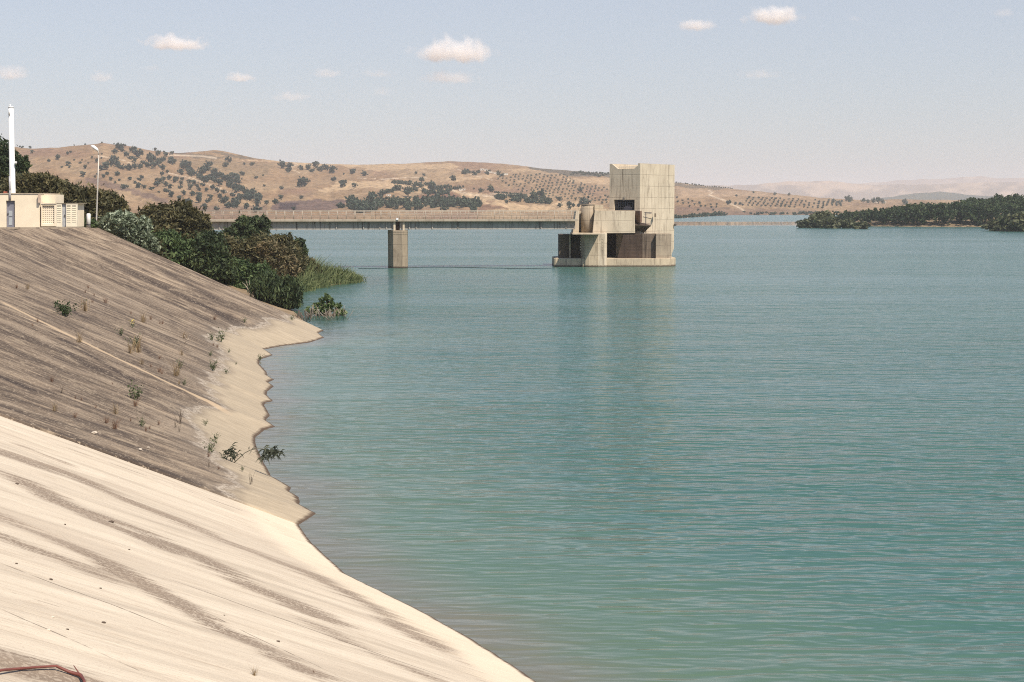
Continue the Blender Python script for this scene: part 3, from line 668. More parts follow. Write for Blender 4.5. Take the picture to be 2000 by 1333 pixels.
p = q(-0, LR * .42, 0); ph = at_y(*H(1570, 290), Yc + 2.2)
tp('hatch', MB().box(ph[0] - .07, ph[0] + .07, ph[1] - .5, ph[1] + .4, ph[2] - .25, ph[2] + .25), M_MIDC, .01)
# light mast on the landing edge
Ym = YB + 1.4; am = MB()
am.tube([at_y(*H(1438, 545), Ym), at_y(*H(1436, 248), Ym)], .055, 6)
for c0, c1, r in (((1418, 254), (1520, 254), .05), ((1416, 276), (1518, 268), .045), ((1398, 314), (1520, 342), .06)):
    am.tube([at_y(*H(*c0), Ym), at_y(*H(*c1), Ym)], r, 6)
tp('lamp_mast', am, M_METAL, 0)
lp = at_y(*H(1848, 425), Yc + LR * .8)
tp('wall_lamp', MB().box(lp[0] - .12, lp[0] + .14, lp[1] - .2, lp[1] + .2, lp[2] - .17, lp[2] + .17), M_METAL, .02)

# ------------------------------------------------------------------ footbridge
M_DECK = concrete('deck concrete', (.30, .26, .20), (.42, .36, .285), (.16, .12, .09), .7, 3, wet=False)
M_GIRD = concrete('girder concrete', (.30, .28, .25), (.42, .385, .34), (.08, .07, .06), 1.0, 9, streak=1.3, wet=False)
M_RAIL = plain('pale railing paint', (.40, .35, .285), .6, .3)
B1 = np.array(at_y(1128, 430, YT - 1.6)); B0 = np.array(at_y(340, 430, YT - 8.5))
zd = 6.42; bd = (B1 - B0)[:2]; BL = np.hypot(*bd); bd = bd / BL; bn = np.array([-bd[1], bd[0]])   # bn points away from the camera
def bp(a, o_, z): return (B0[0] + bd[0] * a + bn[0] * o_, B0[1] + bd[1] * a + bn[1] * o_, z)
def bar(mb, a0, a1, o0, o1, z0, z1): return mb.prism([bp(a0, o0, z0), bp(a1, o0, z0), bp(a1, o1, z0), bp(a0, o1, z0)], (0, 0, z1 - z0))
def au(u): 
    lo, hi = 0, BL
    for _ in range(40):
        m = (lo + hi) / 2; x, y, _z = bp(m, 0, 6); lo, hi = (m, hi) if 1000 + F * x / (y * cS) < u else (lo, m)
    return lo
br = empty('footbridge', tuple(bp(0, 2, 6.42)), 'long concrete footbridge with pipe railings running across the water to the tower', 'bridge')
bar(MB(), 0, BL, 0, 4.2, zd - .30, zd).build('deck', M_DECK, br, bevel=.02)
ap = au(777)
g1 = MB(); bar(g1, 0, ap - .28, .64, .99, zd - 1.36, zd - .304); bar(g1, ap + .28, BL - .2, .64, .99, zd - 1.36, zd - .304); g1.build('girder', M_GIRD, br)
g1 = MB(); bar(g1, 0, ap - .28, 3.1, 3.45, zd - 1.36, zd - .304); bar(g1, ap + .28, BL - .2, 3.1, 3.45, zd - 1.36, zd - .304); g1.build('girder', M_GIRD, br)
st = None
for u in (427, 657, 710, 742, 755, 800, 813, 845, 895, 1058, 1107):
    a = au(u); bar(MB(), a - .06, a + .06, .52, .64, zd - 1.33, zd - .306).build('stiffener', M_GIRD, br)
post0 = None
for side in (0.12, 4.05):
    rl = MB()
    for zz, r in ((1.12, .038), (1.0, .024), (.76, .024), (.52, .024), (.28, .024)): rl.tube([bp(0, side, zd + zz), bp(BL, side, zd + zz)], r, 6)
    rlo = rl.build('railing', M_RAIL, br)
    n = 46
    for i in range(n):
        a = BL * (i + .3) / n
        if post0 is None:
            post0 = MB().tube([bp(a, side, zd), bp(a, side, zd + 1.12)], .030, 6).build('post', M_RAIL, rlo, loc=(0, 0, 0)); a00 = (a, side)
            off = parent_world(rlo); post0.location = -off
        else:
            c = post0.copy(); COL.objects.link(c); c.parent = rlo
            q0 = np.array(bp(*a00, 0)); q1 = np.array(bp(a, side, 0)); c.location = tuple(-parent_world(rlo) + (q1 - q0))
pp = bp(ap - .1, -.02, 0); fx = MB().box(pp[0] - .14, pp[0] + .14, pp[1] - .1, pp[1] + .2, zd - .12, zd + .16); fx.build('junction_box', plain('white enamel', (.8, .8, .8), .4), br, bevel=.02)
tag(MB().tube([bp(au(735), 2.1, zd), bp(au(735), 2.1, zd + 2.3)], .025, 6).build('thin_pole', M_METAL), 'thin bare pole standing on the bridge deck left of the pier', 'pole')
# pier
pr = empty('bridge_pier', bp(ap, 1.6, 0), 'stout faceted concrete pier standing in the water under the footbridge', 'pier')
Yp = B0[1] + bd[1] * ap
P6 = [(X(757.5, Yp + 2.6), Yp + 2.9), (X(758.5, Yp + 2.0), Yp + 1.7), (X(768, Yp), Yp + .0), (X(786.5, Yp), Yp - .15), (X(796, Yp + .7), Yp + .75), (X(796.5, Yp + 3), Yp + 3.2), (X(788, Yp + 4), Yp + 4.6), (X(768, Yp + 4), Yp + 4.6)]
ztp = Zv(450.5, Yp)
MB().plan(P6, -4, ztp).build('shaft', M_COL, pr, bevel=.04)
cx_ = sum(p[0] for p in P6) / 8; cy2 = sum(p[1] for p in P6) / 8
MB().plan([(cx_ + (x - cx_) * 1.012, cy2 + (y - cy2) * 1.012) for x, y in P6], ztp - .55, ztp - .003).build('cap', M_COL, pr, bevel=.03)
for u in (770.5, 788.5): 
    a = au(u); bar(MB(), a - .13, a + .13, .3, .6, ztp - .02, zd - .31).build('bearing_post', M_TOW, pr)
bar(MB(), ap - .26, ap + .26, .8, 3.4, ztp - .02, zd - .31).build('bearing_block', M_DARKC, pr)
# abutment block on the bank
ab = MB(); bar(ab, -6, 1.5, .1, 4.1, -1, zd - .31); tag(ab.build('bridge_abutment', M_MIDC, loc=bp(-2, 2, 0)), 'low concrete block carrying the shore end of the footbridge', 'abutment')
# floating line
fl = [at_z(u, 523.5 + 1.2 * math.sin(u * .02), .02) for u in range(700, 1085, 6)]
tag(MB().tube(fl, .045, 5).build('floating_line', plain('dark rope', (.03, .035, .04), .8), loc=fl[0]), 'thin dark line floating on the water between pier and tower', 'rope')

# ------------------------------------------------------------------ pump house, mast, lamp post, bollard
M_CREAM = plain('cream render', (.82, .71, .54), .9, .2, var=.05, sc=.8); M_WHITE = plain('white paint', (.80, .79, .76), .5, .4, var=.03)
M_DOOR = plain('grey door paint', (.22, .22, .26), .5, .4, var=.05); M_PANEL = plain('off white panel', (.80, .72, .56), .8, .2, var=.04)
M_GLASS = plain('pale door glass', (.42, .45, .47), .2, .6, var=.05)
YH = at_z(75, 445.5, 6.46)[1]; GZ = 6.46
K = lambda cx, cy: (cx / 9.09, 370 + cy / 9.09)      # fine crop of the photograph to photograph pixels
ph_ = empty('pump_house', (at_y(40, 445, YH)[0], YH, GZ), 'low flat-roofed cream building with grey door at the top of the slope', 'building')
def hp(name, mb, m, bevel=.015, par=None): return mb.build(name, m, par or ph_, bevel=bevel)
yw = YH
wall = MB()
wall.slab([(-60, 446.5), (-60, 379), K(105, 80), K(105, 690)], yw, 5.0)
wall.slab([K(105, 205), K(105, 81), K(262, 81), K(262, 205)], yw, 5.0)
wall.slab([K(262, 690), K(262, 80.5), K(705, 86), K(705, 690)], yw, 5.0)
hp('wall', wall, M_CREAM)
hp('wall', MB().slab([K(705, 690), K(715, 90), K(858, 92), K(858, 690)], yw + .9, 4.0), M_CREAM)
hp('roof', MB().slab([(-61, 379.2), (-61, 377.5), K(712, 70), K(712, 84)], yw - .06, 5.2), plain('roof edging', (.5, .42, .32), .9))
d = hp('door', MB().slab([K(112, 690), K(112, 210), K(258, 210), K(258, 690)], yw + .18, .06), M_DOOR)
hp('door_pane', MB().slab([K(155, 480), K(155, 382), K(218, 382), K(218, 480)], yw + .16, .03), M_GLASS, 0, d)
hp('door_pane', MB().slab([K(155, 640), K(155, 500), K(218, 500), K(218, 640)], yw + .16, .03), M_GLASS, 0, d)
hp('handle', MB().slab([K(128, 438), K(128, 428), K(152, 428), K(152, 438)], yw + .08, .1), M_METAL, 0, d)
hp('downpipe', MB().tube([at_y(*K(178, 190), yw - .08), at_y(*K(178, 20), yw - .08)], .075, 8), plain('galvanised pipe', (.35, .33, .33), .5), 0)
hp('rain_spout', MB().slab([K(672, 240), K(672, 90), K(705, 90), K(709, 240)], yw - .25, .25), plain('pinkish plaster', (.55, .42, .33), .9))
hp('roof_unit', MB().slab([K(60, 76), K(60, 40), K(95, 40), K(95, 76)], yw + 1.0, .6), plain('rust red', (.35, .10, .06), .7))
# annex: pierced block screen, louvre panels, narrow door
ya = yw - .1
fr = MB()
fr.slab([K(728, 660), K(728, 262), K(748, 262), K(748, 660)], ya, .35); fr.slab([K(962, 660), K(962, 262), K(996, 262), K(996, 660)], ya, .35)
fr.slab([K(748, 290), K(748, 262), K(962, 262), K(962, 290)], ya, .35); fr.slab([K(748, 660), K(748, 612), K(962, 612), K(962, 660)], ya, .35)
hp('screen_frame', fr, M_CREAM)
scn = MB(); x0, x1, y0, y1 = 748, 962, 290, 612; nx, ny = 6, 9
for i in range(nx + 1): 
    c = x0 + (x1 - x0) * i / nx; scn.slab([K(c - 10.5, y1), K(c - 10.5, y0), K(c + 10.5, y0), K(c + 10.5, y1)], ya + .12, .12)
for j in range(ny + 1):
    c = y0 + (y1 - y0) * j / ny
    for i in range(nx):
        a = x0 + (x1 - x0) * i / nx + 10.5; b = x0 + (x1 - x0) * (i + 1) / nx - 10.5
        scn.slab([K(a, c + 11.5), K(a, c - 11.5), K(b, c - 11.5), K(b, c + 11.5)], ya + .121, .118)
hp('pierced_screen', scn, M_CREAM, 0)
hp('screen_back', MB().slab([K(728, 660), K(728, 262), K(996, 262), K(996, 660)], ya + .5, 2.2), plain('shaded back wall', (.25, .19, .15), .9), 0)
def louvre(cx0, cx1, cols):
    p = MB(); p.slab([K(cx0, 668), K(cx0, 250), K(cx1, 250), K(cx1, 668)], ya, .3); o_ = hp('louvre_panel', p, M_PANEL)
    s_ = MB(); wd = (cx1 - cx0) / cols
    for k in range(cols):
        a, b = cx0 + wd * k + 16, cx0 + wd * (k + 1) - 14
        for j in range(8): 
            y = 335 + j * 35; s_.slab([K(a, y), K(a, y - 10), K(b, y - 10), K(b, y)], ya - .03, .04)
    hp('louvre', s_, M_PANEL, 0, o_)
    t_ = MB()
    for k in range(cols):
        a, b = cx0 + wd * k + 16, cx0 + wd * (k + 1) - 14; t_.slab([K(a, 306), K(a, 290), K(b, 290), K(b, 306)], ya - .006, .02)
    hp('vent_slot', t_, M_BLACK, 0, o_)
louvre(998, 1096, 1); louvre(1170, 1362, 2)
d = hp('door', MB().slab([K(1098, 668), K(1098, 268), K(1168, 268), K(1168, 668)], ya + .12, .08), plain('pale grey door', (.42, .43, .44), .5)); hp('handle', MB().slab([K(1138, 490), K(1138, 450), K(1150, 450), K(1150, 490)], ya + .05, .07), M_METAL, 0, d)
hp('annex_roof', MB().slab([K(724, 262), K(724, 246), K(1366, 246), K(1366, 250), K(1000, 250), K(1000, 262)], ya - .05, 2.8), M_CREAM)
hp('annex_wall', MB().slab([K(998, 668), K(998, 252), K(1362, 252), K(1362, 668)], ya + .75, 2.0), M_CREAM, 0)
# low kerb along the slope's top
kb = MB(); kp = [at_y(u, 447.5 - .2 * (u > 100), YH - 1.2) for u in (-80, 0, 90, 165)]
for a, b in zip(kp[:-1], kp[1:]): kb.prism([(a[0], a[1], GZ - .3), (b[0], b[1], GZ - .3), (b[0], b[1] + .3, GZ - .3), (a[0], a[1] + .3, GZ - .3)], (0, 0, .36))
tag(kb.build('kerb', concrete('kerb concrete', (.3, .24, .18), (.5, .42, .32), (.12, .09, .07), .8, wet=False), loc=kp[1]), 'low weathered concrete kerb between the building and the slope', 'kerb')
ms = empty('mast', (at_y(24, 380, YH + 1.5)[0], YH + 1.5, GZ), 'tall thick white mast rising behind the cream building', 'mast')
ma, mb_ = np.array(at_y(24.7, 379, YH + 1.5)), np.array(at_y(21.3, 211, YH + 1.5)); lo_ = ma + (ma - mb_) * .36
MB().tube([lo_, ma, mb_], [.225, .222, .185], 20).build('tube', M_WHITE, ms)
MB().tube([mb_, mb_ + (0, 0, .10)], [.20, .19], 20).build('cap', M_WHITE, ms)
MB().tube([mb_ + (-.05, 0, .1), mb_ + (-.05, 0, .24)], .06, 8).build('finial', M_WHITE, ms)
b = at_y(30.8, 317.5, YH + 1.3); MB().box(b[0] - .07, b[0] + .06, b[1] - .1, b[1] + .1, b[2] - .08, b[2] + .08).build('bracket_box', M_WHITE, ms, bevel=.01)
MB().tube([at_y(19.6, 375, YH + 1.2), at_y(18.9, 345, YH + 1.25)], .07, 8).build('cable_sleeve', plain('grey sleeve', (.45, .44, .46), .6), ms)
MB().tube([at_y(18.2, 225, YH + 1.3), at_y(18.0, 213, YH + 1.3)], .07, 8).build('aerial', M_WHITE, ms)
YL = at_z(188, 442.5, 6.44)[1]
lm = empty('street_lamp', at_y(188, 442.5, YL), 'slim street lamp with angled head at the top corner of the slope', 'street lamp')
M_GALV = plain('galvanised steel', (.52, .48, .42), .5, .4, .3, var=.06)
MB().tube([at_y(188, 443.5, YL), at_y(188.2, 435, YL), at_y(188.3, 432, YL), at_y(190.5, 372, YL), at_y(192.8, 303, YL)], [.085, .085, .065, .055, .042], 12).build('post', M_GALV, lm)
MB().tube([at_y(192.8, 303, YL), at_y(192.6, 298, YL), at_y(190.5, 294.5, YL)], [.042, .038, .035], 10).build('arm', M_GALV, lm)
MB().tube([at_y(192, 295.5, YL), at_y(188, 291.5, YL), at_y(182, 287, YL), at_y(177.6, 285.2, YL)], [.07, .13, .14, .06], 12).build('lamp_head', M_WHITE, lm)
MB().tube([at_y(188, 444.5, YL), at_y(188, 442.2, YL)], [.2, .2], 10).build('base_plate', M_MIDC, lm)
YO = at_z(173, 443.3, 6.46)[1]
bo = empty('bollard', at_y(173, 443.3, YO), 'short thick white bollard beside the street lamp', 'bollard')
MB().tube([at_y(173, 445, YO), at_y(173, 419, YO), at_y(173, 417.4, YO)], [.16, .16, .12], 16).build('post', M_WHITE, bo)
MB().tube([at_y(173, 440.3, YO), at_y(173, 438.6, YO)], .168, 16).build('dark_band', M_BLACK, bo)

# ------------------------------------------------------------------ vegetation
RG = np.random.default_rng(7)
def leafmat(name, c0, c1, c2):
    t = NT(name, .65, .25); f = t.attr('tint'); c = t.ramp(f, [(.05, c0), (.5, c1), (.95, c2)])
    t.base(c); tr = t.n('ShaderNodeBsdfTranslucent'); t.l(t.mix(1.0, c, (1.25, 1.2, .7), 'MULTIPLY'), tr.inputs[0])
    mx = t.n('ShaderNodeMixShader'); mx.inputs[0].default_value = .22; t.l(t.p.outputs[0], mx.inputs[1]); t.l(tr.outputs[0], mx.inputs[2]); t.l(mx.outputs[0], t.out.inputs[0]); return t.m
def leaves(C, size, rg, long=1.9, up=.35, droop=0.0, tint=None):
    """one rhombic leaf per centre"""
    n = len(C); a = rg.normal(size=(n, 3)); a[:, 2] = a[:, 2] * (1 - droop) - droop * 2.2; a /= np.linalg.norm(a, axis=1)[:, None]
    b = rg.normal(size=(n, 3)); b[:, 2] += up; b -= a * (a * b).sum(1)[:, None]; b /= np.linalg.norm(b, axis=1)[:, None]
    sz = (size * rg.uniform(.6, 1.35, n))[:, None]
    V = np.stack([C - a * sz * long * .5, C + b * sz * .5, C + a * sz * long * .5, C - b * sz * .5], 1).reshape(-1, 3)
    return V, np.arange(4 * n).reshape(-1, 4), np.repeat(tint if tint is not None else rg.uniform(0, 1, n), 4)
def cloud_points(blobs, n, rg, clump=.22, shell=.55):
    """points gathered in twig-sized clumps near the surface of the blobs (cx,cy,cz,rx,ry,rz)"""
    B = np.array(blobs, float); vol = (B[:, 3] * B[:, 5]) ** 1.0; pk = vol / vol.sum()
    nc = max(8, n // 14); bi = rg.choice(len(B), nc, p=pk); d = rg.normal(size=(nc, 3)); d /= np.linalg.norm(d, axis=1)[:, None]
    r = shell + (1.06 - shell) * rg.uniform(0, 1, nc) ** .6; r += rg.normal(0, .06, nc)
    cc = B[bi, :3] + d * r[:, None] * B[bi, 3:]
    cr = clump * np.minimum(B[bi, 3], B[bi, 5]) * rg.uniform(.6, 1.4, nc); ct = np.clip(.5 + .33 * rg.normal(0, 1, nc), 0, 1)
    k = rg.integers(0, nc, n); p = cc[k] + rg.normal(size=(n, 3)) * cr[k][:, None] * .6
    return p, np.clip(ct[k] + rg.normal(0, .13, n), 0, 1)
def leaf_object(name, V, Fc, ti, m, parent=None, loc=(0, 0, 0)):
    me = npmesh(name, V - np.array(loc), Fc, attrs={'tint': ti}); return link(name, me, m, parent, (0, 0, 0) if parent else loc)
M_BARK = plain('grey brown bark', (.13, .10, .075), .95, .1); M_DRY = plain('bleached twigs', (.36, .30, .24), .95, .1)
def limbs(mb, base, tips, r0, rg, n=6, mid=.45):
    base = np.array(base, float)
    for tip in tips:
        tip = np.array(tip, float); k = base + (tip - base) * mid + rg.normal(0, .12, 3) * np.linalg.norm(tip - base) * .3; k[2] = base[2] + (tip[2] - base[2]) * mid * 1.15
        mb.tube([base, k, tip], [r0, r0 * .6, r0 * .2], n)

def shrub(name, label, cat, Y, blobs, n, size, m, group=None, droop=0, trunk=True, shell=.5, clump=.22, dy=0.0, ground=None, long=2.7, bark=None):
    """crown traced as blobs (u,v,ru,rv) of the photograph, standing at distance Y"""
    rg = np.random.default_rng(abs(hash_(name + label)) % 99991); k = Y / F; W = []
    for i, bl in enumerate(blobs):
        u, v, ru, rv = bl[:4]; yy = Y + (bl[4] if len(bl) > 4 else rg.uniform(-.35, .35) * ru * k)
        c = at_y(u, v, yy); W.append((*c, ru * k, ru * k * .95, rv * k))
    cx = sum(w_[0] for w_ in W) / len(W); cyy = sum(w_[1] for w_ in W) / len(W)
    gz = float(bank_h(np.array([cx]), np.array([cyy]))[0]) if ground is None else ground
    gz = max(gz, -.6); loc = (cx, cyy, gz); root = empty(name, loc, label, cat, group)
    n = int(n * 2.4); size *= .68
    P, ti = cloud_points(W, n, rg, clump, shell); P[:, 2] = np.maximum(P[:, 2], gz + .05)
    V, Fc, t4 = leaves(P, size, rg, long, droop=droop, tint=ti); leaf_object('crown', V, Fc, t4, m, root, loc)
    if trunk:
        mb = MB(); limbs(mb, (cx, cyy, gz - .3), [(w_[0], w_[1], w_[2] + .2 * w_[5]) for w_ in W], .16 if n > 2500 else .08, rg); mb.build('trunk', bark or M_BARK, root)
    return root
def hash_(s_): 
    h = 7
    for ch in s_: h = (h * 31 + ord(ch)) & 0xfffffff
    return h
L_DARK = leafmat('dark evergreen leaf', (0.023, 0.035, 0.017), (0.049, 0.072, 0.032), (0.094, 0.123, 0.051))
L_PINE = leafmat('pine needle', (0.017, 0.029, 0.014), (0.038, 0.058, 0.025), (0.072, 0.099, 0.041))
L_BROWN = leafmat('olive brown tamarisk leaf', (0.038, 0.038, 0.017), (0.084, 0.081, 0.038), (0.160, 0.138, 0.065))
L_RUST = leafmat('rusty tamarisk leaf', (0.065, 0.061, 0.029), (0.138, 0.116, 0.061), (0.261, 0.203, 0.116))
L_GREY = leafmat('silver grey leaf', (0.065, 0.087, 0.051), (0.167, 0.203, 0.138), (0.348, 0.392, 0.290))
L_GREEN = leafmat('mid green leaf', (0.029, 0.051, 0.020), (0.065, 0.102, 0.041), (0.131, 0.181, 0.072))
L_REED = leafmat('reed blade', (0.051, 0.072, 0.029), (0.109, 0.138, 0.058), (0.217, 0.239, 0.109))
L_FRESH = leafmat('fresh green leaf', (0.051, 0.087, 0.029), (0.116, 0.167, 0.065), (0.217, 0.275, 0.116))
shrub('pine_tree', 'dark pine crown behind the white mast at the left edge', 'tree', 150, [(8,335,36,42),(-30,320,50,50),(34,328,20,22),(44,322,11,16),(15,305,18,16),(28,345,26,22)], 5200, .26, L_PINE)
shrub('shrub', 'olive brown bush rising directly behind the cream building roof', 'bush', 136, [(50,368,40,24),(88,362,34,20),(122,378,26,22),(15,372,30,20),(70,355,22,14)], 4200, .22, L_BROWN)
shrub('shrub', 'dark brownish bush behind the white louvre panels', 'bush', 131, [(150,392,32,28),(182,400,30,32),(160,425,36,24),(195,428,24,22),(135,400,24,24)], 4600, .22, L_BROWN)
shrub('tree', 'rounded dark rusty brown tree behind the lamp post', 'tree', 142, [(214,396,24,19),(232,408,20,18),(205,415,28,20),(195,392,16,14)], 2600, .22, L_RUST if False else L_BROWN)
shrub('shrub', 'silvery grey green bush right of the street lamp', 'bush', 119, [(232,436,34,20),(262,452,24,20),(212,440,16,16),(250,470,28,24),(285,478,22,26),(275,440,20,16),(240,425,20,10)], 5200, .17, L_GREY, long=2.6)
shrub('tamarisk_tree', 'broad olive brown tamarisk tree, tallest of the trees behind the slope edge', 'tree', 150, [(345,432,44,32),(300,428,34,24),(380,442,28,32),(388,468,24,28),(325,462,48,34),(350,410,24,14),(318,412,18,10),(398,440,14,20),(360,398,12,8)], 7200, .24, L_BROWN)
shrub('shrub', 'bright green patch of bush at the slope edge under the broad tamarisk', 'bush', 128, [(338,490,36,30),(305,476,24,22),(330,470,22,18),(360,505,26,22)], 3600, .19, L_GREEN)
shrub('shrub', 'nearly black green bush at the slope edge between the two big tamarisks', 'bush', 129, [(400,502,42,42),(430,528,30,30),(380,522,30,28),(410,470,24,18),(372,505,24,28)], 5200, .2, L_DARK)
shrub('tree', 'dark rounded tree standing up in front of the bridge girder', 'tree', 168, [(452,490,22,24),(440,478,14,16),(490,448,34,22),(468,468,38,26),(505,434,20,11),(448,482,20,20),(500,470,26,20),(478,432,16,9),(455,456,18,14)], 5200, .25, L_DARK)
shrub('tamarisk_tree', 'rust tinged olive tamarisk mound beside the water', 'tree', 152, [(520,495,52,34),(560,502,32,36),(486,520,42,38),(540,530,48,34),(545,474,24,16),(505,475,24,14),(575,525,22,28),(530,480,22,14)], 7600, .22, L_BROWN)
shrub('tamarisk_tree', 'pale rusty bush patch at the middle of the tamarisk mound', 'bush', 146, [(545,505,26,26),(520,488,22,16),(570,520,14,26),(555,530,22,20)], 2000, .2, L_RUST, trunk=True)
shrub('shrub', 'small dark bush on the right shoulder of the tamarisk mound', 'bush', 160, [(585,480,12,13),(590,494,12,16),(578,490,10,14)], 1000, .22, L_DARK)
shrub('shrub', 'grey green undergrowth bush at the foot of the tamarisk mound', 'bush', 131, [(448,548,36,30),(480,560,34,26),(510,545,30,28),(465,525,26,20),(430,548,20,18)], 4600, .18, L_GREEN)
shrub('shrub', 'small olive bush filling the dip between the two big tamarisks', 'bush', 150, [(441,482,26,20),(428,492,18,16),(455,490,18,18)], 1600, .2, L_BROWN)
shrub('shrub', 'olive bush sloping from the tamarisk mound down into the reeds', 'bush', 157, [(598,520,20,20),(588,540,22,24),(612,532,16,16),(600,548,22,14)], 2000, .2, L_BROWN)
shrub('willow', 'dark weeping willow overhanging the lower slope edge at the water', 'tree', 119, [(548,572,40,28),(522,562,30,24),(560,590,26,24),(535,592,30,20),(570,570,18,26)], 6000, .16, L_DARK, droop=.75, long=3.6)
shrub('shrub', 'leafy half drowned bush standing in the water off the slope corner', 'bush', 113, [(630,598,8,18),(644,592,6,18),(616,604,7,13),(658,606,6,13),(638,580,4,8),(670,611,7,7),(604,608,6,8),(650,600,6,14),(624,590,4,10),(664,598,4,8)], 1100, .15, L_FRESH, ground=-.3, long=2.4)
shrub('shrub', 'brown green bush low beside the bollard and lamp foot', 'bush', 124, [(168,436,14,10),(155,440,12,8),(182,438,10,8)], 700, .16, L_GREEN)
shrub('shrub', 'dull green bush between silvery bush and broad tamarisk', 'bush', 127, [(300,495,24,24),(285,500,16,18),(320,512,22,20)], 2000, .18, L_BROWN)
# bare drowned stems, driftwood, dead pale stump
def twigs(name, label, cat, base_uv, n, spread, height, m, z=.0, r=.018, Yv=None, seed=1):
    rg = np.random.default_rng(seed); mb = MB(); loc = None
    for i in range(n):
        u, v = base_uv[0] + rg.uniform(-1, 1) * spread[0], base_uv[1] + rg.uniform(-1, 1) * spread[1]
        b = np.array(at_z(u, v, z) if Yv is None else at_y(u, v, Yv)); loc = loc if loc is not None else b
        t_ = b + np.array([rg.normal(0, .35), rg.normal(0, .3), rg.uniform(.4, 1)]) * height
        k = (b + t_) / 2 + rg.normal(0, .08, 3) * height
        mb.tube([b - (0, 0, .1), k, t_], [r, r * .8, r * .4], 4)
        if rg.uniform() < .6: mb.tube([k, k + np.array([rg.normal(0, .3), rg.normal(0, .2), rg.uniform(.1, .5)]) * height * .6], [r * .6, r * .3], 3)
    return tag(mb.build(name, m, loc=tuple(loc)), label, cat)
twigs('bare_stems', 'bleached bare stems in the water under the drowned bush', 'stems', (640, 621), 46, (38, 5), 1.0, M_DRY, 0, .018, seed=3)
twigs('driftwood', 'tangle of grey driftwood twigs at the waterline by the slope corner', 'driftwood', (592, 622), 40, (14, 7), .55, plain('grey driftwood', (.16, .125, .105), .95), .15, .02, seed=4)
twigs('dead_stump', 'pale dead stump with forked bare branches at the slope edge', 'stump', (493, 578), 14, (6, 4), 1.15, M_DRY, .9, .03, seed=5)
# reeds along the shore
rg = np.random.default_rng(12)
def reed_clump(u, v, w_, h, n, label):
    base = at_z(u, v, .1); loc = base; k = base[1] / F; V = []; T = []
    for i in range(n):
        a = np.array(base) + (rg.normal(0, w_ * k * .5), rg.normal(0, 1.6), -.2); hh = h * k * rg.uniform(.5, 1.1) * max(.35, 1 - abs(a[0] - base[0]) / (w_ * k * 1.7)); ln = rg.normal(0, .28, 2) * hh
        b = a + (ln[0] * .3, ln[1] * .3, hh * .6); c = a + (ln[0] * 1.1, ln[1], hh * rg.uniform(.8, 1.05)); wd = rg.uniform(.04, .085); t0 = rg.uniform(0, 1)
        V += [a - (wd * .5, 0, 0), a + (wd * .5, 0, 0), b + (wd * .5, 0, 0), b - (wd * .5, 0, 0), b - (wd * .5, 0, 0), b + (wd * .5, 0, 0), c + (.008, 0, 0), c - (.008, 0, 0)]; T += [t0] * 8
        if i % 2 == 0:
            e = b + np.array([rg.normal(0, .5), rg.normal(0, .4), rg.uniform(-.1, .35)]) * .8; V += [b, b + (0, 0, wd), e, e - (0, 0, .01)]; T += [t0] * 4
    V = np.array(V); o_ = leaf_object('reed_clump', V, np.arange(len(V)).reshape(-1, 4), np.array(T), L_REED, None, loc); return tag(o_, label, 'reeds', 'reed clumps along the far point')
for u, v, w_, h, n, lb in [(606,556,26,62,900,'tallest reed clump, against the tamarisk mound at the water'), (634,554,22,48,800,'reed clump beside the tallest one, in the middle of the point'), (656,552,20,40,700,'full green reed clump a little left of the point tip'), (676,550,18,32,560,'lower reed clump close to the point tip'), (694,549,14,20,380,'short reed clump at the very tip of the point'), (590,566,20,40,600,'reed clump between willow and point in the shaded inlet'), (617,559,22,36,520,'front reed clump at the waterline below the tallest clump')]:
    reed_clump(u, v, w_, h, n, lb)

# ------------------------------------------------------------------ trees on the hills
L_OLIVE = leafmat('olive leaf', (.028, .042, .034), (.060, .078, .060), (.11, .13, .10))
L_HEDGE = leafmat('cactus and scrub leaf', (.028, .044, .028), (.056, .078, .050), (.11, .13, .085))
def small_tree(name, seed, n, flat, trunk, blobs_n):
    """unit tree: crown about 1 wide, standing on z = 0"""
    rg = np.random.default_rng(seed); bl = []
    for i in range(blobs_n):
        a = rg.uniform(0, 6.28); r = rg.uniform(.05, .26); bl.append((r * math.cos(a), r * math.sin(a), trunk + flat * rg.uniform(.32, .68), rg.uniform(.24, .36), rg.uniform(.24, .36), flat * rg.uniform(.28, .42)))
    P, ti = cloud_points(bl, n, rg, .3, .5); P[:, 2] = np.maximum(P[:, 2], .01)
    V, Fc, t4 = leaves(P, .115, rg, 1.5, tint=ti); nv = len(V); Fc = list(map(tuple, Fc))
    me = bpy.data.meshes.new(name); tv = []; tf = []
    mb = MB(); limbs(mb, (0, 0, -.1), [(b[0], b[1], b[2]) for b in bl[:4]], .035, rg, 5); tv = mb.v; tf = [tuple(i + nv for i in f) for f in mb.f]
    me.from_pydata([tuple(p) for p in V] + tv, [], Fc + tf)
    at = me.attributes.new('tint', 'FLOAT', 'POINT'); at.data.foreach_set('value', np.concatenate([t4, np.zeros(len(tv))]).astype(np.float32))
    me.materials.append(None); me.materials.append(M_BARK)
    me.polygons.foreach_set('material_index', np.array([0] * len(Fc) + [1] * len(tf), np.int32)); return me
def kinds(name, mat, seeds, n, flat, trunk, bn):
    out = []
    for s_ in seeds: me = small_tree(name, s_, n, flat, trunk, bn); me.materials[0] = mat; out.append(me)
    return out
OLIVE = kinds('olive_tree', L_OLIVE, (1, 2, 3, 4, 5), 420, .70, .06, 6)
BUSH = kinds('scrub_bush', L_HEDGE, (11, 12, 13, 14), 420, .60, -.06, 8)
ROUND = kinds('round_tree', L_HEDGE, (21, 22, 23), 420, .80, .06, 7)
rg = np.random.default_rng(99)
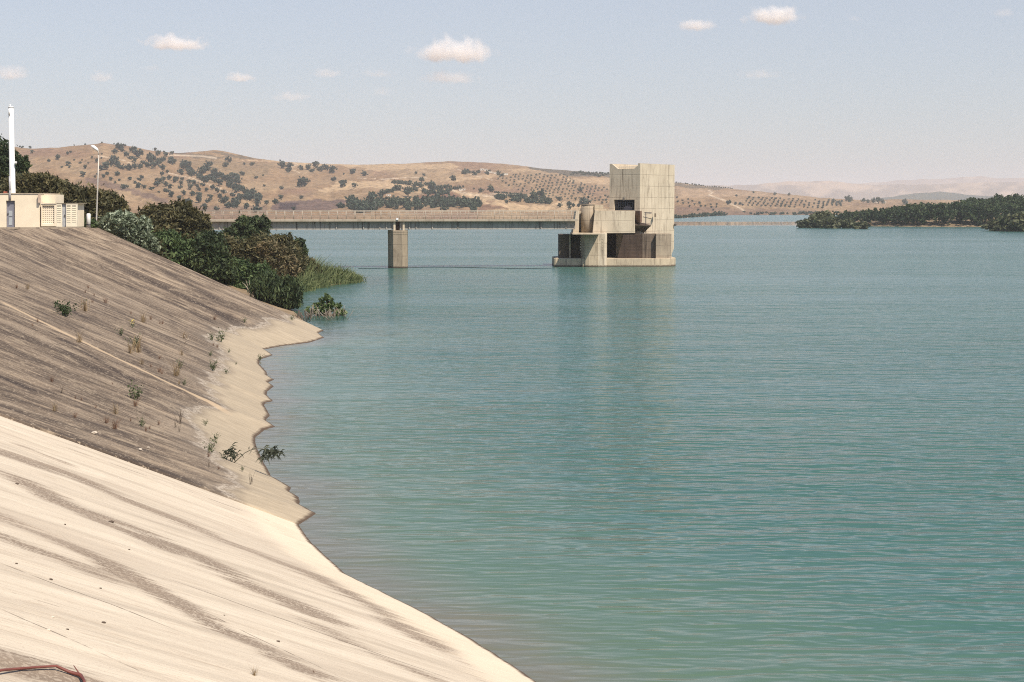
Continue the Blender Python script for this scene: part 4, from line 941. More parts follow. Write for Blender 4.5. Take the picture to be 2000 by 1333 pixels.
def plant(name, meshes, u, v, wpx, label, cat, group, hs=1.0):
    """tree whose foot shows at (u,v) on the hill and whose crown is wpx photograph pixels wide"""
    P = on_hill(u, v); d = P[1] / F
    o_ = bpy.data.objects.new(name, meshes[rg.integers(len(meshes))]); COL.objects.link(o_)
    s_ = 1.22 * wpx * d; o_.location = (P[0], P[1], P[2] - .02 * s_); o_.scale = (s_, s_, s_ * hs * rg.uniform(.85, 1.12)); o_.rotation_euler = (0, 0, rg.uniform(0, 6.28))
    return tag(o_, label, cat, group)
G3 = lambda L: [(180 + x / 3.846, 260 + (y + .28 * w_) / 3.846, w_ / 3.846) for x, y, w_ in L]
G4 = lambda L: [(660 + x / 3.704, 290 + (y + .28 * w_) / 3.704, w_ / 3.704) for x, y, w_ in L]
G2 = lambda L: [(x / 4.76, 190 + (y + .28 * w_) / 4.76, w_ / 4.76) for x, y, w_ in L]
single3 = [(1020,205,50),(1000,250,40),(1140,235,22),(1200,240,32),(1130,310,36),(1228,337,28),(1420,248,65),(1490,262,55),(1470,288,46),(1568,272,40),(1615,265,45),(1670,258,55),(1645,285,40),(1720,280,50),(1755,268,50),(1808,290,60),(1955,298,42),(1810,355,38),(1580,382,90),(1880,395,55),(1425,418,30),(1975,405,40),(1420,495,35),(1570,490,28),(1870,553,55),(1510,578,32),(1080,335,46),(1295,400,18),(1285,320,16),(1890,310,16)]
for u, v, w_ in G3(single3): plant('olive_tree', OLIVE, u, v, w_, 'lone dark olive tree dotted on the open dry slope above the bridge', 'tree', 'lone trees on the open slope')
grove3 = [(165,145,45),(215,115,60),(220,132,40),(245,95,20),(310,137,60),(340,165,70),(258,170,38),(285,190,36),(470,128,25),(493,160,45),(560,172,38),(540,142,15),(600,158,30),(430,175,25),(170,205,50),(140,225,55),(185,240,55),(110,265,60),(75,270,45),(220,260,55),(280,270,55),(320,262,45),(360,260,50),(390,225,40),(440,215,50),(420,250,45),(470,260,50),(530,265,55),(320,215,45),
 (115,312,28),(88,332,28),(190,315,34),(142,355,25),(205,357,20),(280,350,28),(355,352,30),(375,335,30),(318,376,28),(237,413,34),(350,405,45),(390,415,35),(270,405,25),(480,355,22),(520,312,35),(560,295,30),(540,358,35),(575,342,38),(615,368,35),(635,350,38),(675,357,30),(665,385,35),(665,410,38),(555,390,45),(590,408,42),(565,435,48),(490,388,50),(510,375,40),(445,420,36),(600,472,48),(735,375,40),(770,385,45),(740,418,38),(790,405,28),(830,395,34),(805,428,36),(860,430,34),(690,458,40),(750,467,42),(805,480,45),(910,415,36),(940,437,45),(990,447,40),(960,485,40),(890,495,40),(870,515,36),(800,510,55),(985,515,60),(1000,500,40),(1060,470,40),(1090,540,50),(1115,500,45),(660,500,40),(730,535,70),(840,565,50),(700,530,40),(940,575,40),(1160,560,50),(1220,580,60),(1260,575,40),(500,445,20),(170,375,20)]
band = [(450,190),(520,215),(600,225),(680,250),(740,265),(700,300),(760,310),(830,275),(840,300),(900,330),(850,345),(930,315),(950,355),(1000,345),(1000,385),(1060,375),(1090,360),(1050,400),(1090,430),(1150,440),(1190,455),(1140,480),(1100,510),(1220,500),(1250,520),(1300,525),(1070,545)]
for x, y in band:
    for k in range(3): grove3.append((x + rg.normal(0, 24), y + rg.normal(0, 11), rg.uniform(34, 58)))
for u, v, w_ in G3(grove3): plant('olive_tree', OLIVE, u, v, w_, 'grey green olive tree of the dense grove on the left hillside', 'tree', 'olive grove on the left hill')
left2 = [(300,517,35),(640,630,45),(575,655,20),(648,655,28),(748,613,30),(688,590,18),(765,588,18),(797,655,38),(853,568,22),(820,615,18),(900,597,40),(945,533,18),(943,570,20),(660,515,25),(630,530,30),(540,570,50),(450,597,30),(775,735,50),(913,720,28),(1000,718,36),(965,743,32),(1095,723,45),(1035,770,30),(1112,775,25),(1205,765,35),(1150,845,48),(880,747,25),(185,445,20),(215,448,20),(280,455,28),(690,450,15),(790,440,18),(950,423,18),(1060,437,14)]
for u, v, w_ in G2(left2): plant('olive_tree', OLIVE, u, v, w_, 'small bush-like tree dotted over the far left dry hillside by the lamp', 'tree', 'scattered trees on the far left hill')
single4 = [(105,178,40),(185,187,48),(32,268,52),(568,183,22),(623,198,22),(835,225,44),(1610,418,36),(1675,412,45),(1705,420,30),(1680,435,30),(1755,310,40),(1795,395,80),(1225,397,30),(880,285,20),(905,280,20),(985,295,15),(1605,372,40),(1718,377,14),(1745,420,30)]
for u, v, w_ in G4(single4): plant('olive_tree', OLIVE, u, v, w_, 'lone dark tree on the golden fields left of the tower', 'tree', 'lone trees on the golden fields')
big4 = [(605,240,40,'round dark tree at the upper end of the long hedge'),(675,290,72,'big round dark tree standing out of the middle hedge'),(507,332,70,'broad round dark tree beside the white ruins'),(1100,300,55,'round dark tree at the end of the thin golden track'),(1035,308,35,'small dark tree left of the track-end tree'),(1410,358,78,'largest dark tree in the hedge left of the tower'),(1472,347,66,'second round tree right of the largest hedge tree left of the tower'),(1320,352,46,'low round tree at the left of the hedge near the tower'),(250,368,74,'very dark broad tree left of the white ruins')]
for x, y, w_, lb in big4:
    (u, v, w2), = G4([(x, y, w_)]); plant('round_tree', ROUND, u, v, w2, lb, 'tree', None)
bush = []
for i in range(98):
    x = rg.uniform(75, 1035); hw = 42 * (1 - (x / 1060) ** 1.6) + 10; yc = 395 + 12 * math.sin(x * .006) + (x > 700) * (x - 700) * .02; bush.append((x, yc + rg.uniform(-1, 1) * hw, rg.uniform(52, 84)))
bush += [(985,440,70),(770,435,50),(270,440,44),(420,430,44),(30,420,50),(340,315,55),(430,290,60),(400,305,50),(310,330,50),(515,295,44),(560,298,44)]
for i in range(24): x = 400 + i * 21; bush.append((x + rg.normal(0, 5), 240 + (x - 400) * .11 + rg.normal(0, 7), rg.uniform(28, 46)))
for i in range(10): bush.append((rg.uniform(585, 810), rg.uniform(300, 325), rg.uniform(36, 56)))
for i in range(34): x = rg.uniform(1150, 1560); bush.append((x, 345 + (x - 1150) * .095 + rg.uniform(-1, 1) * (8 + 14 * math.sin((x - 1150) / 410 * math.pi)), rg.uniform(34, 56)))
bush = sorted(bush, key=lambda b: b[1])
for u, v, w_ in G4(bush): plant('scrub_bush', BUSH, u, v, w_, 'dark green scrub bush of the hedges and thicket on the fields left of the tower', 'bush', 'scrub bushes of the field hedges')
for i in range(15): 
    (u, v, w2), = G4([(rg.uniform(885, 1190), 0, rg.uniform(26, 40))]); x = (u - 660) * 3.704; (u, v, w2), = G4([(x, 165 + (x - 885) * .06 + rg.normal(0, 8), rg.uniform(26, 38))])
    plant('scrub_bush', BUSH, u, v, w2, 'small dark tree round the white farmhouses below the skyline', 'tree', 'trees round the farm')
for i in range(26):
    x = 1690 + i * 10.5; (u, v, w2), = G4([(x, 176 + (x - 1690) * .06 + rg.uniform(-12, 14), rg.uniform(18, 30))]); plant('scrub_bush', BUSH, u, v, w2, 'dark bush on the skyline just left of the tower', 'bush', 'bushes on the skyline by the tower')
for x in (1140, 1165, 1195, 1220, 1245, 1262, 1285, 1150, 1210):
    (u, v, w2), = G4([(x, 318 + (x - 1140) * .07, 20)]); plant('scrub_bush', BUSH, u, v, w2, 'small dark bush in the short row above the hedge near the tower', 'bush', 'short row of bushes near the tower')
# planted rows: the far orchard left of the tower and the one right of it
def row_mesh(name, pts, label, cat):
    V = []; Fl = []; T = []; b = 0; r2 = np.random.default_rng(5)
    for u, v, w_ in pts:
        P = on_hill(u, v); s_ = w_ * P[1] / F; n = 34
        C = r2.normal(size=(n, 3)); C /= np.linalg.norm(C, axis=1)[:, None]; C = C * r2.uniform(.5, 1, (n, 1)) * np.array([.45, .45, .36]) * s_ + P + (0, 0, .42 * s_)
        v_, f_, t_ = leaves(C, .26 * s_, r2, 1.3); V.append(v_); Fl.append(f_ + b); T.append(t_); b += len(v_)
    me = npmesh(name, np.concatenate(V), np.concatenate(Fl), attrs={'tint': np.concatenate(T)}); return tag(link(name, me, L_OLIVE), label, cat, None, 'stuff')
op = []; area = [(1135,212),(1265,180),(1640,188),(1700,230),(1955,290),(1955,405),(1700,372),(1500,358),(1290,305)]
for i in range(-6, 30):
    for j in range(-8, 24):
        x = 1140 + i * 30 + j * 26 * .9; y = 208 + i * -3.2 + j * 15.5
        if in_poly(np.array([x]), np.array([y]), area)[0] and rg.uniform() < .85: op.append((x + rg.normal(0, 3), y + rg.normal(0, 1.6), rg.uniform(16, 22)))
row_mesh('orchard_trees', G4(op), 'grid of tiny olive trees on the far slope left of the tower', 'orchard')
G7 = lambda L: [(1300 + x / 2.857, 320 + (y + .28 * w_) / 2.857, w_ / 2.857) for x, y, w_ in L]
pts7 = []
for i in range(22):
    for j in range(5):
        if rg.uniform() < .88: pts7.append((468 + i * 24.5 - j * 9 * (1 - i / 22 * .9) + rg.normal(0, 1.5), 190 + i * .9 + j * 10.5 - (i > 17) * j * 4, rg.uniform(10, 14)))
for u, v, w_ in G7(pts7): plant('olive_tree', OLIVE, u, v, w_, 'tiny olive tree in the slanting orchard rows right of the tower', 'tree', 'orchard rows right of the tower')
sc7 = [(65,190,12),(68,212,12),(95,205,12),(98,225,12),(125,200,12),(132,240,13),(128,222,12),(150,210,12),(160,232,12),(190,222,15),(195,240,14),(220,238,12),(252,230,12),(255,245,13),(285,232,14),(285,245,12),(180,260,13),(265,262,12),(348,222,28),(390,226,18),(415,226,18)]
for u, v, w_ in G7(sc7): plant('olive_tree', OLIVE, u, v, w_, 'scattered small olive tree just right of the tower', 'tree', 'scattered olives right of the tower')
for x, y, w_ in [(1022,203,40),(1102,212,30),(1160,212,30),(1188,214,34),(1130,215,20),(935,214,24),(970,222,22),(1210,216,26),(1335,218,34),(395,182,14),(610,172,18),(690,174,16),(490,162,14)]:
    (u, v, w2), = G7([(x, y, w_)]); plant('round_tree', ROUND, u, v, w2, 'dark tree on the low ridge beyond the right orchard', 'tree', 'trees on the low right ridge')
for i in range(26):
    x = 60 + i * 12.5; (u, v, w2), = G7([(x, 108 + (x - 60) * .09 + rg.normal(0, 2.5), rg.uniform(7, 12))]); plant('scrub_bush', BUSH, u, v, w2, 'tiny bush along the ridge right of the tower', 'bush', 'bushes on the right ridge')
for i in range(30):
    x = rg.uniform(430, 960); (u, v, w2), = G7([(x, 277 + rg.normal(0, 3), rg.uniform(14, 26))]); plant('scrub_bush', BUSH, u, v, w2, 'grey green bush on the far shore line right of the tower', 'bush', 'bushes on the far right shore')
for i in range(20):
    x = 40 + i * 15; (u, v, w2), = G7([(x, 298 - abs(i - 6) * .15, rg.uniform(24, 36))]); plant('scrub_bush', BUSH, u, v, w2, 'green bush on the low spit behind the tower', 'bush', 'bushes on the low spit')

# ------------------------------------------------------------------ farm buildings
M_LIME = plain('lime wash', (.72, .66, .56), .9, .1, var=.04); M_TILE = plain('dull tile roof', (.36, .24, .17), .9)
def house(u, v, wpx, hpx, label, flat=True):
    P = on_hill(u, v); d = P[1] / F; w_, h_ = wpx * d, hpx * d; r = empty('farmhouse', tuple(P), label, 'house')
    x, y, z = P; MB().box(x - w_ / 2, x + w_ / 2, y, y + w_ * .6, z - 2, z + h_).build('wall', M_LIME, r)
    if flat: MB().box(x - w_ / 2 - .25, x + w_ / 2 + .25, y - .25, y + w_ * .6 + .25, z + h_ + .003, z + h_ + .4).build('roof', M_LIME, r)
    else: MB().prism([(x - w_ / 2 - .3, y - .3, z + h_), (x - w_ / 2 - .3, y + w_ * .6 + .3, z + h_), (x - w_ / 2 - .3, y + w_ * .3, z + h_ + w_ * .18)], (w_ + .6, 0, 0)).build('roof', M_TILE, r)
    for k in (-.25, .22): MB().box(x + w_ * k - .5, x + w_ * k + .5, y - .02, y + .1, z + h_ * .35, z + h_ * .75).build('window', M_BLACK, r)
for a in [(941,333.5,7,3.0,'white farmhouse at the left end of the farm below the skyline'),(949,334.5,6,3.4,'tallest white farmhouse in the middle of the farm',),(957,338.5,9,2.4,'long low white farm shed below the farmhouses'),(966,340,7,2.2,'low white shed at the right of the farm cluster'),(988,342.5,8,2.6,'white farmhouse standing apart right of the farm',),(742,382,6,4.5,'white ruined hut beside the dark broad tree'),(759,384,8,3.0,'low pale ruin right of the white ruined hut'),(903,372.5,12,2.2,'long pale wall-like shed among the golden fields'),(1728,397.5,5,2.6,'small white house on the low ridge above the wooded point'),(1022+690,396.5,4,2.0,'tiny pale hut left of the small white house')]:
    house(*a)

# ------------------------------------------------------------------ wooded point on the right
def pt_h(x, y):
    X0, Y0 = 290, 695; a = (x - X0) / 160; b = (y - Y0) / 96; d = 1 - np.hypot(a, b)
    return np.clip(d * 16, -3, 7.0) + (fbm(x * .05, y * .05, 3, 91) - .45) * 2.0 * (d > 0)
gx, gy = np.meshgrid(np.arange(90, 500, 4.0), np.arange(585, 830, 4.0), indexing='ij')
def island_h(x, y): return np.where(True, pt_h(x, y), 0)
gz = island_h(gx, gy)
tag(link('headland', npmesh('headland', np.stack([gx, gy, gz], -1).reshape(-1, 3), grid_faces(*gx.shape)), M_EARTH), kind='structure')
r2 = np.random.default_rng(31); V = []; Fl = []; T = []; b = 0
TOPS = [(1590,442,430),(1625,424,430),(1640,416,436),(1680,412,436),(1720,408,440),(1760,403,442),(1800,399,443),(1850,395,444),(1900,388,445),(1940,384,446),(1960,379,446),(2000,381,448),(2060,378,448),(2200,380,448)]
tu = [p[0] for p in TOPS]; tt = [p[1] for p in TOPS]
cand = 0
while cand < 620:
    x = r2.uniform(134, 400); yf_ = 695 - 96 * math.sqrt(max(0, 1 - ((x - 290) / 160) ** 2)); y = yf_ + (r2.uniform(1, 16) if r2.uniform() < .45 else r2.uniform(5, 160)); z = float(island_h(np.array(x), np.array(y)))
    if z < .12: continue
    u, v = proj((x, y, z)); 
    if u < 1640 or u > 2160: continue
    ztop = EYE + (at_y(u, np.interp(u, tu, tt), y)[2] - EYE); hh = min(ztop + r2.uniform(-1.3, .5) - z, r2.uniform(7, 9.5))
    if hh < 2.5: hh = 2.5
    cand += 1; rr = r2.uniform(2.4, 3.8)
    bl = [(x + r2.normal(0, rr * .35), y + r2.normal(0, rr * .35), z + hh * r2.uniform(.3, .8), rr * r2.uniform(.5, .8), rr * r2.uniform(.5, .8), hh * r2.uniform(.2, .32)) for _ in range(5)]
    P, ti = cloud_points(bl, 230, r2, .3, .5); v_, f_, t_ = leaves(P, .5, r2, 1.6, tint=np.clip(ti + r2.normal(0, .12), 0, 1)); V.append(v_); Fl.append(f_ + b); T.append(t_); b += len(v_)
L_WOOD = leafmat('far pine needle', (.018, .034, .015), (.040, .066, .028), (.078, .105, .046))
tag(link('pine_wood', npmesh('pine_wood', np.concatenate(V), np.concatenate(Fl), attrs={'tint': np.concatenate(T)}), L_WOOD), 'dense dark pine wood covering the point on the right shore', 'wood', None, 'stuff')
SHORE = kinds('shore_bush', leafmat('tamarisk shore leaf', (.04, .05, .02), (.085, .095, .045), (.15, .155, .085)), (51, 52, 53, 54), 900, .62, -.08, 9)
for n_, (u, v, w_, hs, lb) in enumerate([(1568,444,34,.75,'light green shore bush at the very tip of the wooded point'),(1596,444,44,1.0,'taller light green shore bush second from the tip of the wooded point'),(1625,445,38,.85,'low light green bush under the left end of the pines'),(1652,445,36,.75,'small olive bush under the left pines, third from the wood edge'),(1680,446,36,.6,'lowest olive bush at the right end of the left shore bushes'),(1608,443,50,1.05,'broad back bush behind the shore bushes of the wooded point'),(1948,450,44,.8,'rusty green shore bush left of the right-edge bush'),(1985,451,56,1.0,'large rusty green shore bush cut by the right edge of view'),(1965,449,40,1.0,'bush between the two rusty shore bushes at the right')]):
    p = at_z(u, v + 1, .1); d = p[1] / F; o_ = bpy.data.objects.new('shore_bush', SHORE[n_ % 4]); COL.objects.link(o_); s_ = w_ * 1.15 * d
    o_.location = p; o_.scale = (s_, s_, s_ * hs); o_.rotation_euler = (0, 0, n_ * 1.3); tag(o_, lb, 'bush')

# ------------------------------------------------------------------ small growth and litter on the slope
L_STRAW = leafmat('dry straw', (.13, .085, .05), (.26, .18, .10), (.42, .32, .19))
L_RED = leafmat('reddish dry weed', (.09, .045, .03), (.17, .09, .06), (.27, .16, .10))
L_WEED = leafmat('weed leaf', (.035, .055, .022), (.085, .11, .05), (.16, .18, .09))
def blade_mesh(name, n, spread, lean, wd, seed, m, leafy=0.0):
    """unit tuft, blades up to 1 high"""
    rg = np.random.default_rng(seed); V = []; T = []
    for i in range(n):
        a = np.append(rg.normal(0, spread, 2), 0); hh = rg.uniform(.35, 1); l = rg.normal(0, lean, 2)
        b = a + (l[0] * .35 * hh, l[1] * .35 * hh, hh * .55); c = a + (l[0] * hh, l[1] * hh, hh); s_ = np.append(rg.normal(size=2), 0); s_ = s_ / np.linalg.norm(s_) * wd; t0 = rg.uniform()
        V += [a - s_, a + s_, b + s_ * .8, b - s_ * .8, b - s_ * .8, b + s_ * .8, c + s_ * .15, c - s_ * .15]; T += [t0] * 8
        for k in range(int(leafy)):
            p = a + (c - a) * rg.uniform(.25, 1); q_ = rg.normal(size=3); q_ /= np.linalg.norm(q_); e = p + q_ * .16; s2 = np.cross(q_, rg.normal(size=3)); s2 = s2 / np.linalg.norm(s2) * .035
            V += [p, (p + e) / 2 + s2, e, (p + e) / 2 - s2]; T += [rg.uniform()] * 4
    me = npmesh(name, np.array(V), np.arange(len(V)).reshape(-1, 4), attrs={'tint': np.array(T)}); me.materials.append(m); return me
TUFT = {'dry': [blade_mesh('dry_tuft', 34, .10, .32, .012, s_, L_RED) for s_ in (1, 2, 3)], 'straw': [blade_mesh('straw_tuft', 40, .10, .28, .011, s_, L_STRAW) for s_ in (4, 5)],
        'green': [blade_mesh('green_weed', 14, .08, .42, .012, s_, L_WEED, 7) for s_ in (6, 7, 8)], 'bush': [blade_mesh('green_weed', 26, .12, .55, .014, 9, leafmat('oleander leaf', (.02, .035, .015), (.045, .07, .03), (.09, .12, .05)), 14)],
        'twig': [blade_mesh('dry_stalks', 9, .06, .30, .010, s_, leafmat('dark dry stalk', (.04, .03, .022), (.08, .06, .045), (.14, .105, .075))) for s_ in (10, 11)]}
W6 = lambda x, y: (x / 4.0, 560 + y / 4.0)
KN = {'dry': 'dry_tuft', 'straw': 'straw_tuft', 'green': 'green_weed', 'bush': 'green_weed', 'twig': 'dry_stalks'}
rg = np.random.default_rng(55)
def weed(kind, u, v, hpx, label, cat='weed', group=None):
    p = slope_pt(u, v); s_ = 1.3 * hpx * p[1] / F; ms_ = TUFT[kind]; o_ = bpy.data.objects.new(KN[kind], ms_[rg.integers(len(ms_))]); COL.objects.link(o_)
    o_.location = (p[0], p[1], p[2] - .02); o_.scale = (s_, s_, s_); o_.rotation_euler = (0, 0, rg.uniform(0, 6.28)); return tag(o_, label, cat, group)
DRY = [(825,135,12),(720,135,7),(1025,222,7),(295,292,8),(255,326,7),(405,762,14),(585,1042,11),(895,1128,22),(1240,1095,9),(1170,1132,8),(1245,578,8),(1180,645,8),(1245,684,12),(1265,698,8),(1670,470,7),(1700,486,9),(1675,268,10),(1020,1068,7),(830,1082,14),(690,24,8),(665,58,7),(735,80,6),(130,25,9),(640,905,7),(590,890,6),(1140,1145,10),(1060,890,6),(880,780,5),(1180,268,9),(1270,302,8),(1250,300,6),(750,960,6)]
for x, y, h in DRY: weed('dry', *W6(x, y), h, 'small reddish dry tuft growing in the weathered slope', 'weed', 'reddish dry tufts on the slope')
STR = [(665,205,26),(1120,292,18),(620,452,20),(430,992,16),(1110,625,14),(215,35,14),(1440,415,14),(905,1010,20),(1400,780,8)]
for x, y, h in STR: weed('straw', *W6(x, y), h, 'pale straw grass tuft standing on the weathered slope', 'weed', 'straw tufts on the slope')
for kind, x, y, h, lb in [('bush',510,243,27,'bushy dark green plant alone in the upper left of the weathered slope'),('green',945,398,14,'low grey green weed left of the big mixed tuft'),('straw',1075,525,34,'big mixed tuft of straw and green in the middle of the slope'),('green',1060,490,22,'green weed growing out of the big mixed tuft'),('straw',1020,535,22,'straw tuft leaning beside the big mixed tuft'),('twig',487,848,24,'tall thin dry stalks low on the left of the slope'),('green',1058,900,28,'tall green weed over a reddish base low in the middle of the slope'),('dry',1055,955,18,'reddish tuft under the tall green weed'),('green',1110,1108,15,'green rosette weed near the lower slab joint'),('twig',1412,1090,36,'tallest dark dry stalks right of the middle of the slope'),('twig',1400,1150,16,'short dark stalks just below the tallest dry stalks'),('twig',1368,1118,18,'single slanting dark stick left of the tallest dry stalks'),('green',1605,1098,10,'tiny green weed beside the pale bleached band'),('green',1440,788,11,'small green weed on the sandy stripe'),('straw',1380,712,30,'tall straw and green tuft right of the sandy stripe'),('green',1405,650,14,'green shoots at the top of the tall straw tuft'),('straw',1420,548,12,'straw tuft under the white sticks'),('green',1645,555,9,'tiny dark weed above the dark green one'),('green',1668,668,18,'dark green weed next to a white broken edge'),('green',1770,692,10,'light green weed near the bleached band'),('green',1725,440,20,'green shoots over two reddish tufts near the bleached band'),('green',1655,430,14,'thin green shoots left of the two reddish tufts'),('green',1790,525,7,'tiny green weed on the edge of the bleached band'),('green',1910,290,9,'yellow green weed high on the right of the slope'),('green',1845,622,5,'tiny dark plant on the edge of the pale band, below the others')]:
    weed(kind, *W6(x, y), h, lb)
V6 = lambda x, y: (340 + x / 3.03, 620 + y / 3.03)
for kind, x, y, h, lb in [('green',245,745,14,'flat green weed on the pale band above the bent reed'),('green',215,815,22,'upright green weed left of the bent reed'),('dry',205,840,12,'reddish tuft at the foot of the upright weed by the reed'),('twig',205,900,18,'thin dead stalks under the upright weed by the reed'),('dry',262,915,8,'small red tuft below the bent reed'),('green',405,922,9,'small green weed right below the bent reed'),('twig',455,1002,26,'single thin upright stick below the bent reed'),('green',510,262,11,'grass-like green weed at the waterline high on the pale band'),('green',700,24,10,'small green weed at the top corner of the pale band')]:
    weed(kind, *V6(x, y), h, lb)
for kind, u, v, h, lb in [('straw',497,1318,20,'faint dry grass at the bottom of the pale slab'),('dry',612,1312,9,'dark dry weed in a joint at the bottom of the pale slab'),('dry',160,1148,4,'tiny dark weed in a crack of the pale slab')]: weed(kind, u, v, h, lb)
yf = slope_pt(*W6(1035, 335)); o_ = weed('green', *W6(1035, 335), 9, 'small weed with yellow flowers on the slope')
fl_ = leaves(np.random.default_rng(2).normal(0, .22, (26, 3)) + (0, 0, .9), .16, np.random.default_rng(3), 1.0); leaf_object('flowers', *fl_, plain('yellow petals', (.65, .52, .10), .7), o_)
# bent reed with a leafy head hanging over the water
M_STALK = plain('grey green stalk', (.16, .15, .11), .8)
L_REEDD = leafmat('dark reed leaf', (.020, .025, .018), (.045, .055, .038), (.12, .13, .09))
bu, bv = 455.5, 906; pb = slope_pt(bu, bv); YR = pb[1]
R_ = lambda cx, cy, dy=0: at_y(380 + cx / 10, 840 + cy / 10, YR + dy)
root = empty('bent_reed', tuple(pb), 'bent reed stalk arching over the waterline with a dark leafy head', 'reed')
MB().tube([R_(750, 665), R_(850, 570), R_(980, 450), R_(1100, 390), R_(1240, 365), R_(1330, 365), R_(1400, 400), R_(1500, 440), R_(1640, 450)], [.018, .016, .014, .012, .010, .008, .006, .005, .003], 6).build('stalk', M_STALK, root)
def blades(name, spots, n, ln, parent, loc, seed, wd=.016, bias=(0, 0)):
    rg = np.random.default_rng(seed); V = []; T = []
    for i in range(n):
        cx, cy = spots[rg.integers(len(spots))]; p = np.array(R_(cx + rg.normal(0, 34), cy + rg.normal(0, 26), rg.normal(0, .07))); a = rg.uniform(-2.6, 1.0) ; L = ln * rg.uniform(.5, 1.2)
        d_ = np.array([math.cos(a) + bias[0], rg.normal(0, .35), math.sin(a) * .8 + bias[1]]); d_ = d_ / np.linalg.norm(d_) * L; m_ = p + d_ * .5 + (0, 0, .12 * L); e = p + d_ + (0, 0, -.10 * L); s_ = np.cross(d_, (0, 1, 0)); s_ = s_ / (np.linalg.norm(s_) + 1e-6) * wd; t0 = rg.uniform()
        V += [p - s_ * .5, p + s_ * .5, m_ + s_, m_ - s_, m_ - s_, m_ + s_, e + s_ * .1, e - s_ * .1]; T += [t0] * 8
    V = np.array(V); return leaf_object(name, V, np.arange(len(V)).reshape(-1, 4), np.array(T), L_REEDD, parent, loc)
blades('leaf_head', [(1340,370),(1400,400),(1450,430),(1500,450),(1560,440),(1600,430),(1640,450),(1350,480),(1330,540),(1450,500),(1530,380)], 120, .24, root, tuple(pb), 4)
blades('side_shoot', [(1070,370),(1085,400),(1150,420)], 8, .17, root, tuple(pb), 6, wd=.008)
p2 = slope_pt(453, 905.5); r2_ = empty('reed_plant', tuple(p2), 'dark leafy reed plant rooted at the foot of the bent reed', 'reed')
MB().tube([R_(730, 660), R_(735, 560), R_(720, 470), R_(700, 400)], [.012, .011, .009, .005], 5).build('stalk', M_STALK, r2_)
blades('leaf_head', [(700,450),(720,500),(680,420),(760,480),(740,550),(800,440),(640,480),(700,380)], 62, .20, r2_, tuple(p2), 8)
p3 = slope_pt(434.5, 909.5); r3_ = empty('reed_plant', tuple(p3), 'short upright reed plant left of the bent reed', 'reed')
MB().tube([R_(550, 700), R_(550, 560), R_(560, 470), R_(580, 400)], [.014, .012, .009, .005], 5).build('stalk', M_STALK, r3_)
blades('leaf_head', [(550,450),(560,520),(545,580),(570,430),(550,640)], 34, .13, r3_, tuple(p3), 9, wd=.012)
# white sticks and broken edges
for (a, b, lb) in [((1440,462),(1478,400),'thin white stick leaning on the slope'),((1452,430),(1440,380),'short white stick beside the leaning one')]:
    pa = slope_pt(*W6(*a)); q_ = at_y(*W6(*b), pa[1]); tag(MB().tube([pa, q_], .014, 5).build('white_stick', M_DRY, loc=tuple(pa)), lb, 'stick')
# loose stones and chips
M_STONE = [plain('dark stone', (.09, .065, .05), .95), plain('pale chip', (.62, .54, .44), .9)]
def stone(u, v, wpx, k, label):
    p = slope_pt(u, v); s_ = wpx * p[1] / F; rg = np.random.default_rng(int(u * 7 + v)); import bmesh
    bm = bmesh.new(); bmesh.ops.create_icosphere(bm, subdivisions=2, radius=.5)
    for q_ in bm.verts: q_.co *= 1 + .28 * (vnoise(q_.co.x * 4 + u, q_.co.y * 4 + q_.co.z * 3) - .5) * 2; q_.co.x *= s_; q_.co.y *= s_ * .7; q_.co.z *= s_ * .42
    me = bpy.data.meshes.new('stone'); bm.to_mesh(me); bm.free(); o_ = link('stone', me, M_STONE[k], None, (p[0], p[1], p[2] + .1 * s_)); return tag(o_, label, 'stone')
for u, v, w_, k, lb in [(33,945,8,0,'dark stone at the upper left of the pale slab'),(217,1020,12,0,'longish dark chip lying in the broad brown stain'),(32,1099,8,0,'dark chip at the left edge of the pale slab, middle height'),(99,1131,9,0,'flat dark chip right of the left-edge chip'),(202,1217,9,0,'dark chip in the clean lower part of the pale slab'),(132,1230,7,0,'dark chip left of the clean-area chip'),(103,1206,9,1,'whitish chip in the lower left of the pale slab'),(94,1233,10,1,'whitish flake below the other pale chip'),(274,885,9,1,'white flake in the dark band above the slab joint'),(290,880,6,1,'tiny white flake right of the white flake'),(185,853,12,1,'pale broken lump in the dark speckled band'),(543,1252,8,0,'dark clump in the long joint near the bottom'),(127,1025,6,0,'small dark chip in the stain left of the long chip'),(252,1075,5,0,'small dark chip below the brown stain'),(196,1148,6,0,'small dark chip at a joint crossing'),(438,1202,5,0,'tiny dark chip right of the long joint')]:
    stone(u, v, w_, k, lb)
# red-brown cane at the bottom left corner, bent over a rough lump of old concrete
pr_ = [slope_pt(u, v) for u, v in ((-30,1322),(8,1316),(45,1310),(80,1311),(110,1313),(135,1320),(158,1328),(164,1338),(168,1350))]
mb = MB(); mb.tube([p + (0, 0, .035 + .012 * math.sin(i * 2.1)) for i, p in enumerate(pr_)], [.012, .013, .013, .012, .013, .016, .019, .014, .012], 7)
mb.tube([pr_[6] + (0, 0, .035), pr_[5] + (.03, .05, .07)], [.008, .004], 5)
tag(mb.build('bent_cane', plain('red brown cane', (.20, .065, .05), .6, .4), loc=tuple(pr_[2])), 'red brown bent cane lying at the bottom left corner', 'cane')

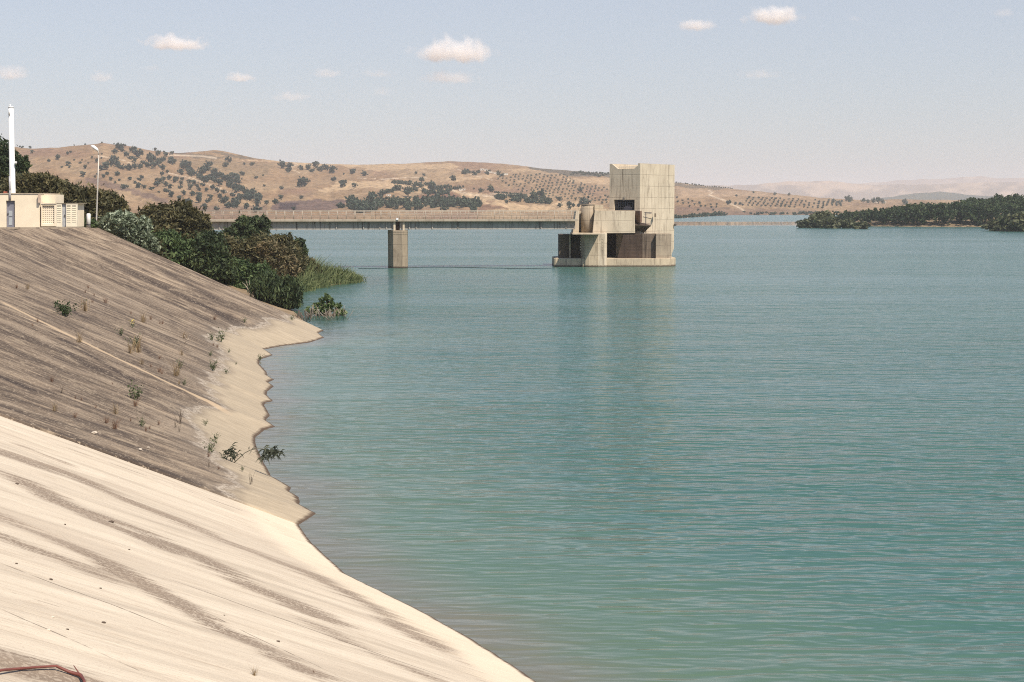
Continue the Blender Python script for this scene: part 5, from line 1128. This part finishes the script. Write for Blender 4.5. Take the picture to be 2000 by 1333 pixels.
# ------------------------------------------------------------------ clouds, real vapour far beyond and above the haze
def cloud_mat(name, dens, ax, seed):
    t = NT(name); t.t.nodes.remove(t.p); v = t.n('ShaderNodeVolumePrincipled'); t.l(v.outputs[0], t.out.inputs['Volume']); v.inputs['Color'].default_value = (1, .985, .97, 1); v.inputs['Anisotropy'].default_value = 0
    P = t.obj(); x, y, z = t.sep(P)
    zz = t.math('MULTIPLY', z, t.math('ADD', 1.0, t.math('MULTIPLY', t.sstep(z, .02, -.02), .9)))
    ln = t.n('ShaderNodeVectorMath', operation='LENGTH'); t.l(t.comb(x, y, zz), ln.inputs[0])
    n = t.noise(t.scale(P, (ax * 1.3, 1.3, 1.25), (seed * 3.7, seed, 0)), 1, 5, .6)
    f = t.math('ADD', t.math('SUBTRACT', 1.0, ln.outputs['Value']), t.math('MULTIPLY', t.math('SUBTRACT', n, .56), 1.6))
    t.l(t.math('MULTIPLY', t.sstep(f, .10, .75), dens), v.inputs['Density']); return t.m
import bmesh
_bm = bmesh.new(); bmesh.ops.create_icosphere(_bm, subdivisions=3, radius=1.0); UNIT = bpy.data.meshes.new('cloud'); _bm.to_mesh(UNIT); _bm.free()
for i, (u, v, w_, h, st_, lb) in enumerate([(343,88,135,36,1.0,'white flat-based cloud with two humps, upper left'),(22,147,75,36,.7,'small cream cloud at the left edge above the mast'),(198,153,62,28,.5,'small faint rounded cloud right of the mast top'),(468,154,76,22,.7,'thin bright little cloud left of the middle group'),(295,134,50,16,.25,'very faint wisp under the two-humped cloud'),(638,145,66,24,.45,'faint cloud with a lifted right end'),(738,146,76,20,.28,'faint wisp left of the largest cloud'),(885,105,175,58,.95,'largest heaped cloud above the bridge'),(880,155,125,32,.4,'soft cloud just under the largest cloud'),(745,181,48,26,.3,'small dim puff above the bridge pier'),(570,191,95,24,.35,'lowest faint cloud, long and thin'),(1360,53,84,28,.85,'small bright cloud left of the thick right cloud'),(1513,36,118,44,1.1,'thick bright cloud high on the right'),(1668,38,36,14,.28,'tiny faint puff right of the thick cloud'),(1485,148,105,24,.22,'dim flat veil below the thick right cloud'),(1960,27,54,24,.35,'faint cloud in the top right corner')]):
    Yc_ = 9000.0; k = Yc_ / F; me = UNIT.copy(); me.name = 'cloud'; me.materials.append(cloud_mat('cloud vapour', .021 * st_ ** 1.3, w_ / h * .8, i + 1))
    o_ = bpy.data.objects.new('cloud', me); COL.objects.link(o_); o_.location = at_y(u, v, Yc_); o_.scale = (w_ * k * .62, w_ * k * .4, h * k * .72); tag(o_, lb, 'cloud')
